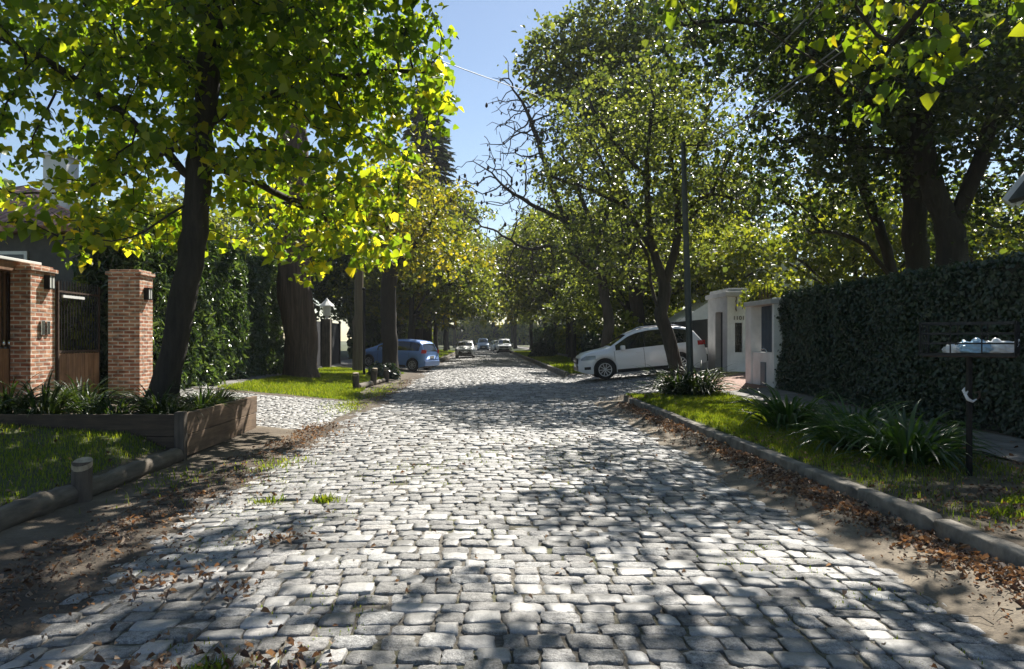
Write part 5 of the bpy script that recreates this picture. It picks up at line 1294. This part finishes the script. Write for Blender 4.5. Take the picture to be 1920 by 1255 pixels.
mb = MB(); mb.tube([(0, 0, -.1), (0, 0, 3.4)], .055, 8); mb.build('shaft', M['iron'], lamp)
mb = MB(); mb.lathe([(.0, 3.4), (.09, 3.44), (.09, 3.5), (0, 3.56)], 8); mb.build('cap', M['iron'], lamp)
tag(lamp, 'thin dark iron post standing left of the dark tree trunk', 'post')
def cable(name, a, b, sag, label, r=.013):
    mb = MB(); a = Vector(a); b = Vector(b); n = 24
    mb.tube([a.lerp(b, i/n)-Vector((0, 0, sag*4*(i/n)*(1-i/n))) for i in range(n+1)], r, 5); return tag(mb.build(name, M['wire']), label, 'cable', 'overhead cables')
cable('overhead_cable', (5.62, 18.75, 6.44), (5.55, -6, 6.0), .25, 'upper of the twin overhead cables at the upper right')
cable('overhead_cable', (5.66, 18.75, 6.40), (5.62, -6, 5.92), .27, 'lower of the twin overhead cables at the upper right')
cable('overhead_cable', (5.08, 18.75, 6.52), (5.0, -6, 7.1), .2, 'single overhead cable over the right verge left of the twin cables')
cable('overhead_cable', (5.08, 18.75, 6.52), (5.2, 46, 8.7), .4, 'overhead cable from the steel pole to the grey utility pole')
cable('overhead_cable', (-6.5, 10.5, 7.8), (2.4, 27, 10.3), .1, 'overhead cable crossing the strip of sky above the street', .013)
cable('overhead_cable', (-5.0, 32.8, 7.1), (-6.3, -4, 7.0), .3, 'overhead cable running along the left side among the linden branches')
# ------------------------------------------------------------------ vehicles
def vehicle(name, spec, mpaint, loc, heading, pitch, label, cat, group=None):
    """x runs from tail (0) to nose (L), built round its centre"""
    L, W = spec['L'], spec['W']; tp = spec['top']; wf, wr_, rw = spec['wf'], spec['wr'], spec['r']
    txs = [p[0] for p in tp]; tzs = [p[1] for p in tp]
    bx = spec.get('belt', [(0, 1.04), (L*.6, 1.0), (L, .92)])
    top = lambda x: float(np.interp(x, txs, tzs)); belt = lambda x: float(np.interp(x, [p[0] for p in bx], [p[1] for p in bx]))
    ra = rw*1.17
    def bot(x):
        z = spec['clr'] + .13*max(0, (x-(L-.55))/.55)**2 + .12*max(0, (.5-x)/.5)**2
        for c in (wf, wr_):
            if abs(x-c) < ra: z = max(z, rw+math.sqrt(ra*ra-(x-c)**2))
        return z
    def sec(x):
        f = min(max((x-(L-.75))/.75, 0), 1); b = min(max((.45-x)/.45, 0), 1)
        w_ = W/2*(1-.24*f**2.4-.10*b**2)
        zt = top(x); zb = bot(x); zs = min(belt(x), zt-.07); zb = min(zb, zs-.05)
        gq = min(max((zt-zs-.07)/.42, 0), 1); yr = w_*(.90*(1-gq)+.73*gq); zr = zt-.03-.04*gq
        h = zs-zb
        return [(w_*.94, zb), (w_*.985, zb+.14*h), (w_, zb+.42*h), (w_*.992, zb+.70*h), (w_*.975, zb+.88*h), (w_*.945, zs),
                ((w_*.945+yr)/2*1.012, (zs+zr)/2), (yr, zr), (yr*.93, zt-.012), (yr*.6, zt), (yr*.3, zt+.008+.006*gq), (0, zt+.012+.008*gq)]
    X_ = set(np.linspace(0, L, 64).tolist()+[wf-ra, wf+ra, wr_-ra, wr_+ra]+txs)
    for c in (wf, wr_): X_ |= set((c+ra*np.cos(np.linspace(0, math.pi, 15))).tolist())
    X_ = sorted(x for x in X_ if 0 <= x <= L)
    xs_ = [X_[0]]
    for x in X_[1:]:
        if x-xs_[-1] > .004: xs_.append(x)
    cx = L/2
    root = empty(name, loc); root.rotation_euler = Euler((0, pitch, heading), 'XYZ')
    rows = [sec(x) for x in xs_]; k_ = len(rows[0]); V = []; F = []
    for x, s in zip(xs_, rows):
        V += [(x-cx, y, z) for y, z in s] + [(x-cx, -y, z) for y, z in s[-2::-1]]
    m_ = 2*k_-1
    for i in range(len(xs_)-1):
        for j in range(m_-1): F.append((i*m_+j, i*m_+j+1, (i+1)*m_+j+1, (i+1)*m_+j))
    F.append(tuple(range(m_))); F.append(tuple(reversed(range((len(xs_)-1)*m_, len(xs_)*m_))))
    b = MB(); b.add(V, F, True); body = b.build('body', mpaint, root)
    for p in list(body.data.polygons)[-2:]: p.use_smooth = False
    def yat(x, z):
        s = sec(x); zs_ = [q[1] for q in s[:8]]; ys_ = [q[0] for q in s[:8]]; return float(np.interp(z, zs_, ys_))
    def side_patch(name_, x0, x1, z0, z1, m2, off=.006, parent=root, n=14, nz=5):
        for sd in (1, -1):
            mb = MB()
            V = []; F = []
            for i in range(n+1):
                x = x0+(x1-x0)*i/n; a = z0(x) if callable(z0) else z0; c = z1(x) if callable(z1) else z1
                for j in range(nz+1):
                    z = a+(c-a)*j/nz; V.append((x-cx, sd*(yat(x, z)+off), z))
            for i in range(n):
                for j in range(nz): F.append((i*(nz+1)+j, (i+1)*(nz+1)+j, (i+1)*(nz+1)+j+1, i*(nz+1)+j+1))
            mb.add(V, F, True); mb.build(name_, m2, parent)
    def top_patch(name_, x0, x1, fr, m2, off=.008, n=8):
        mb = MB(); V = []; F = []
        for i in range(n+1):
            x = x0+(x1-x0)*i/n; s = sec(x); yr = s[7][0]; e = .01; dz = (top(x+e)-top(x-e))/(2*e); nl = math.hypot(1, dz); nx, nz = -dz/nl, 1/nl
            for q in (-fr, -.6, -.3, 0, .3, .6, fr):
                y = yr*q; z = float(np.interp(abs(y), [s[11][0], s[10][0], s[9][0], s[8][0], s[7][0]], [s[11][1], s[10][1], s[9][1], s[8][1], s[7][1]]))
                V.append((x-cx+nx*off, y, z+nz*off))
        for i in range(n):
            for j in range(6): F.append((i*7+j, i*7+j+1, (i+1)*7+j+1, (i+1)*7+j))
        mb.add(V, F, True); return mb.build(name_, m2, root)
    zlo = lambda x: sec(x)[5][1]+.035; zhi = lambda x: max(sec(x)[7][1]-.035, sec(x)[5][1]+.04)
    side_patch('window_trim', spec['panes'][0][0]-.02, spec['panes'][-1][1]+.02, lambda x: zlo(x)-.012, lambda x: zhi(x)+.012, M['black_plastic'], .004, n=40)
    for (x0, x1) in spec['panes']: side_patch('side_window', x0, x1, zlo, zhi, M['glass'], .010)
    top_patch('windscreen', *spec['wind'], .9, M['glass']); top_patch('rear_window', *spec['rearw'], .88, M['glass'])
    # wheels
    wy = W/2-.02
    for x in (wf, wr_):
        for sd in (1, -1):
            wl = MB(); t = .21
            wl.lathe([(rw*.66, -t*.42), (rw*.92, -t/2), (rw, -t*.36), (rw, t*.36), (rw*.92, t/2), (rw*.70, t*.46), (rw*.66, t*.3)], 32, 'Y')
            wo = wl.build('wheel', M['rubber'], root); wo.location = (x-cx, sd*(wy-t/2), rw); 
            if sd < 0: wo.rotation_euler = (0, 0, math.pi)
            rm = MB(); rm.lathe([(rw*.69, t*.40), (rw*.64, t*.47), (rw*.60, t*.36)], 32, 'Y'); rm.lathe([(rw*.15, t*.34), (rw*.13, t*.46), (0, t*.48)], 16, 'Y')
            for q in range(10):
                a = q*math.pi/5+(.16 if q % 2 else -.16)
                rm.bar((math.cos(a)*rw*.12, t*.40, math.sin(a)*rw*.12), (math.cos(q*math.pi/5)*rw*.63, t*.42, math.sin(q*math.pi/5)*rw*.63), rw*.075, .02, up=(0, 1, 0))
            rm.build('rim', M['rim'], wo)
            dk = MB(); dk.lathe([(rw*.63, t*.26), (0, t*.26)], 24, 'Y'); dk.build('brake_disc', M['black_plastic'], wo)
    ub = MB(); ub.box((0, 0, spec['clr']+.22), (L-.7, W*.62, .38)); 
    for x in (wf, wr_): ub.box((x-cx, 0, rw+.12), (ra*1.96, W*.80, rw*1.7))
    ub.build('underbody', M['black_plastic'], root)
    # trim
    sill = side_patch('sill', wr_+ra+.02, wf-ra-.02, lambda x: bot(x)-.02, lambda x: bot(x)+.10, M['black_plastic'], .010)
    for x in spec['seams']:
        for sd in (1, -1):
            V = []; seams = MB()
            for j in range(9):
                z = bot(x)+.1+(zlo(x)-.03-bot(x)-.1)*j/8; y = yat(x, z)+.003; V += [(x-cx-.006, sd*y, z), (x-cx+.006, sd*y, z)]
            seams.add(V, [(2*j, 2*j+1, 2*j+3, 2*j+2) for j in range(8)]); seams.build('door_seam', M['black_plastic'], root)
    for x in spec['handles']:
        for sd in (1, -1): z = belt(x)-.13; hd_ = MB(); hd_.box((x-cx, sd*(yat(x, z)+.02), z), (.20, .03, .03), bev=.01); hd_.build('door_handle', mpaint, root)
    for sd in (1, -1):
        x = spec['mirror']; z = belt(x)+.07; mr = MB(); mr.box((x-cx, sd*(yat(x, z)+.13), z+.02), (.16, .25, .18), bev=.05); mr.bar((x-cx, sd*(yat(x, z)-.02), z-.05), (x-cx, sd*(yat(x, z)+.12), z-.03), .06, .05); mr.build('mirror', mpaint, root)
    side_patch('headlight', L-.62, L-.10, lambda x: spec['hl']-.02, lambda x: min(spec['hl']+.13, sec(x)[5][1]-.015), M['clear_lens'], .008)
    side_patch('fog_lamp', L-.42, L-.20, .40, .50, M['black_plastic'], .008)
    tl = spec['tl']; side_patch('tail_light', .015, tl[2], tl[0], tl[1], M['red_lens'], .010)
    fr = MB(); yf = sec(L)[2][0]
    fr.box((cx-.0, 0, spec['gz']), (.05, yf*1.5, spec['gh']), bev=.015); fr.build('grille', M['black_plastic'], root)
    fr = MB(); fr.box((cx+.006, 0, spec['gz']+.01), (.05, yf*1.2, .028), bev=.006); fr.box((cx+.012, 0, spec['gz']+.01), (.05, .15, .09), bev=.02); fr.build('grille_bar', M['chrome'], root)
    fr = MB(); fr.box((cx-.012, 0, bot(L)+.10), (.06, yf*1.75, .17), bev=.03); fr.build('lower_intake', M['black_plastic'], root)
    fr = MB(); fr.box((cx+.02, 0, bot(L)+.20), (.02, .44, .12), bev=.004); fr.build('number_plate', M['white_paint'], root); fr = MB(); fr.box((-cx-.012, 0, spec['pz']), (.02, .44, .12), bev=.004); fr.build('number_plate', M['white_paint'], root)
    rb = MB(); yb = sec(0)[2][0]; rb.box((-cx-.01, 0, bot(0)+.13), (.10, yb*1.92, .26), bev=.04); rb.build('rear_bumper', spec.get('bumper') or M['black_plastic'], root)
    for sd in (1, -1): tlr = MB(); tlr.box((-cx+.006, sd*yb*.84, (tl[0]+tl[1])/2), (.02, yb*.16, (tl[1]-tl[0])*.9), bev=.006); tlr.build('rear_lamp', M['red_lens'], root)
    if spec.get('rails'):
        a, c = spec['rails']
        for sd in (1, -1):
            rl = MB(); pts = [(x-cx, sd*sec(x)[8][0]*.96, top(x)+.055-(.06 if i in (0, 6) else 0)) for i, x in enumerate(np.linspace(a, c, 7))]; rl.tube(pts, .018, 6); rl.build('roof_rail', M['chrome'], root)
    if spec.get('nearest'): pass
    return tag(root, label, cat, group)
SUV = dict(L=4.6, W=1.80, clr=.23, r=.355, wf=3.67, wr=.98, top=[(0, .70), (.02, .92), (.10, 1.12), (.36, 1.48), (.58, 1.62), (.85, 1.68), (1.4, 1.725), (2.0, 1.725), (2.45, 1.66), (2.75, 1.56), (3.42, 1.15), (3.6, 1.11), (4.0, 1.06), (4.3, .99), (4.49, .89), (4.57, .72), (4.6, .50)],
           belt=[(0, 1.10), (1.0, 1.06), (3.4, .98), (4.6, .90)], panes=[(.52, 1.28), (1.31, 2.18), (2.21, 3.22)], wind=(2.80, 3.38), rearw=(.13, .36), seams=[1.30, 2.24, 3.30], handles=[1.45, 2.42], mirror=3.0, hl=.76, tl=(.96, 1.12, .30), gz=.73, gh=.20, pz=.86, rails=(.75, 2.35))
HATCH = dict(L=3.95, W=1.70, clr=.17, r=.30, wf=3.18, wr=.64, top=[(0, .62), (.02, .86), (.08, 1.02), (.24, 1.34), (.40, 1.46), (.7, 1.51), (1.3, 1.525), (1.8, 1.50), (2.2, 1.42), (3.1, 1.02), (3.3, .96), (3.65, .86), (3.86, .74), (3.93, .6), (3.95, .45)],
             belt=[(0, 1.0), (1.0, .97), (3.95, .82)], panes=[(.34, .82), (.85, 1.60), (1.63, 2.7)], wind=(2.25, 3.02), rearw=(.07, .27), seams=[.84, 1.64, 2.65], handles=[1.0, 1.8], mirror=2.42, hl=.66, tl=(.90, 1.08, .18), gz=.60, gh=.12, pz=.72)
SEDAN = dict(L=4.3, W=1.70, clr=.19, r=.30, wf=3.45, wr=.85, top=[(0, .60), (.03, .90), (.2, .98), (.75, 1.03), (1.35, 1.36), (1.7, 1.42), (2.3, 1.41), (2.55, 1.36), (3.2, 1.0), (3.5, .94), (4.0, .86), (4.2, .76), (4.28, .6), (4.3, .45)],
             belt=[(0, .96), (1.0, .95), (4.3, .82)], panes=[(1.0, 1.5), (1.53, 2.2), (2.23, 2.95)], wind=(2.6, 3.14), rearw=(.85, 1.32), seams=[1.5, 2.22, 2.95], handles=[1.6, 2.4], mirror=2.75, hl=.62, tl=(.72, .90, .2), gz=.55, gh=.22, pz=.78)
VAN = dict(L=4.2, W=1.72, clr=.19, r=.31, wf=3.4, wr=.8, top=[(0, .62), (.03, 1.2), (.12, 1.66), (.4, 1.76), (1.5, 1.80), (2.3, 1.76), (2.6, 1.68), (3.4, 1.12), (3.6, 1.06), (4.0, .95), (4.14, .8), (4.2, .5)],
           belt=[(0, 1.06), (4.2, .95)], panes=[(.3, 1.3), (1.34, 2.2), (2.24, 3.1)], wind=(2.65, 3.32), rearw=(.045, .115), seams=[1.32, 2.22, 3.1], handles=[1.5, 2.4], mirror=2.9, hl=.74, tl=(.9, 1.3, .2), gz=.66, gh=.16, pz=.8)
cx_ = (4.43+7.07)/2
vehicle('white_car', SUV, M['car_white'], (5.78, 27.3, .205), math.pi, R(4.9), 'white crossover car parked nose to the road on the right driveway ramp', 'car')
vehicle('blue_car', dict(HATCH, bumper=M['car_blue']), M['car_blue'], (-4.35, 37.6, .06), R(155), R(-3.5), 'blue hatchback parked across the left driveway beyond the dark trunk', 'car')
vehicle('white_pickup', SEDAN, M['car_white'], (-1.5, 64.5, -.03), R(-90), 0, 'white car coming towards the camera at the left kerb', 'car')
vehicle('dark_car', HATCH, M['car_dark'], (-1.75, 84, -.03), R(-90), 0, 'small dark car half hidden behind the oncoming white car', 'car')
vehicle('pale_blue_van', VAN, M['car_ice'], (.05, 108, -.03), R(-88), 0, 'pale blue van far away in the middle of the street', 'van')
vehicle('silver_car', HATCH, M['car_silver'], (2.0, 100, -.04), R(-85), 0, 'silver car parked far away at the right kerb', 'car')
vehicle('white_hatchback', SUV, M['car_white'], (2.55, 88, -.05), R(-92), 0, 'white car with a dark front parked far away at the right kerb', 'car')

# ------------------------------------------------------------------ thin haze filling the street
mb = MB(); mb.box((0, 122, 12.6), (110, 254, 29)); hz = mb.build('haze', None)
k = bpy.data.materials.new('haze'); k.use_nodes = True; t = k.node_tree; t.nodes.remove(t.nodes['Principled BSDF'])
pv_ = t.nodes.new('ShaderNodeVolumePrincipled'); pv_.inputs['Density'].default_value = .00042; pv_.inputs['Color'].default_value = (.92, .95, 1, 1); pv_.inputs['Anisotropy'].default_value = .1
t.links.new(pv_.outputs[0], t.nodes['Material Output'].inputs['Volume']); hz.data.materials.append(k); kind(hz, 'stuff')
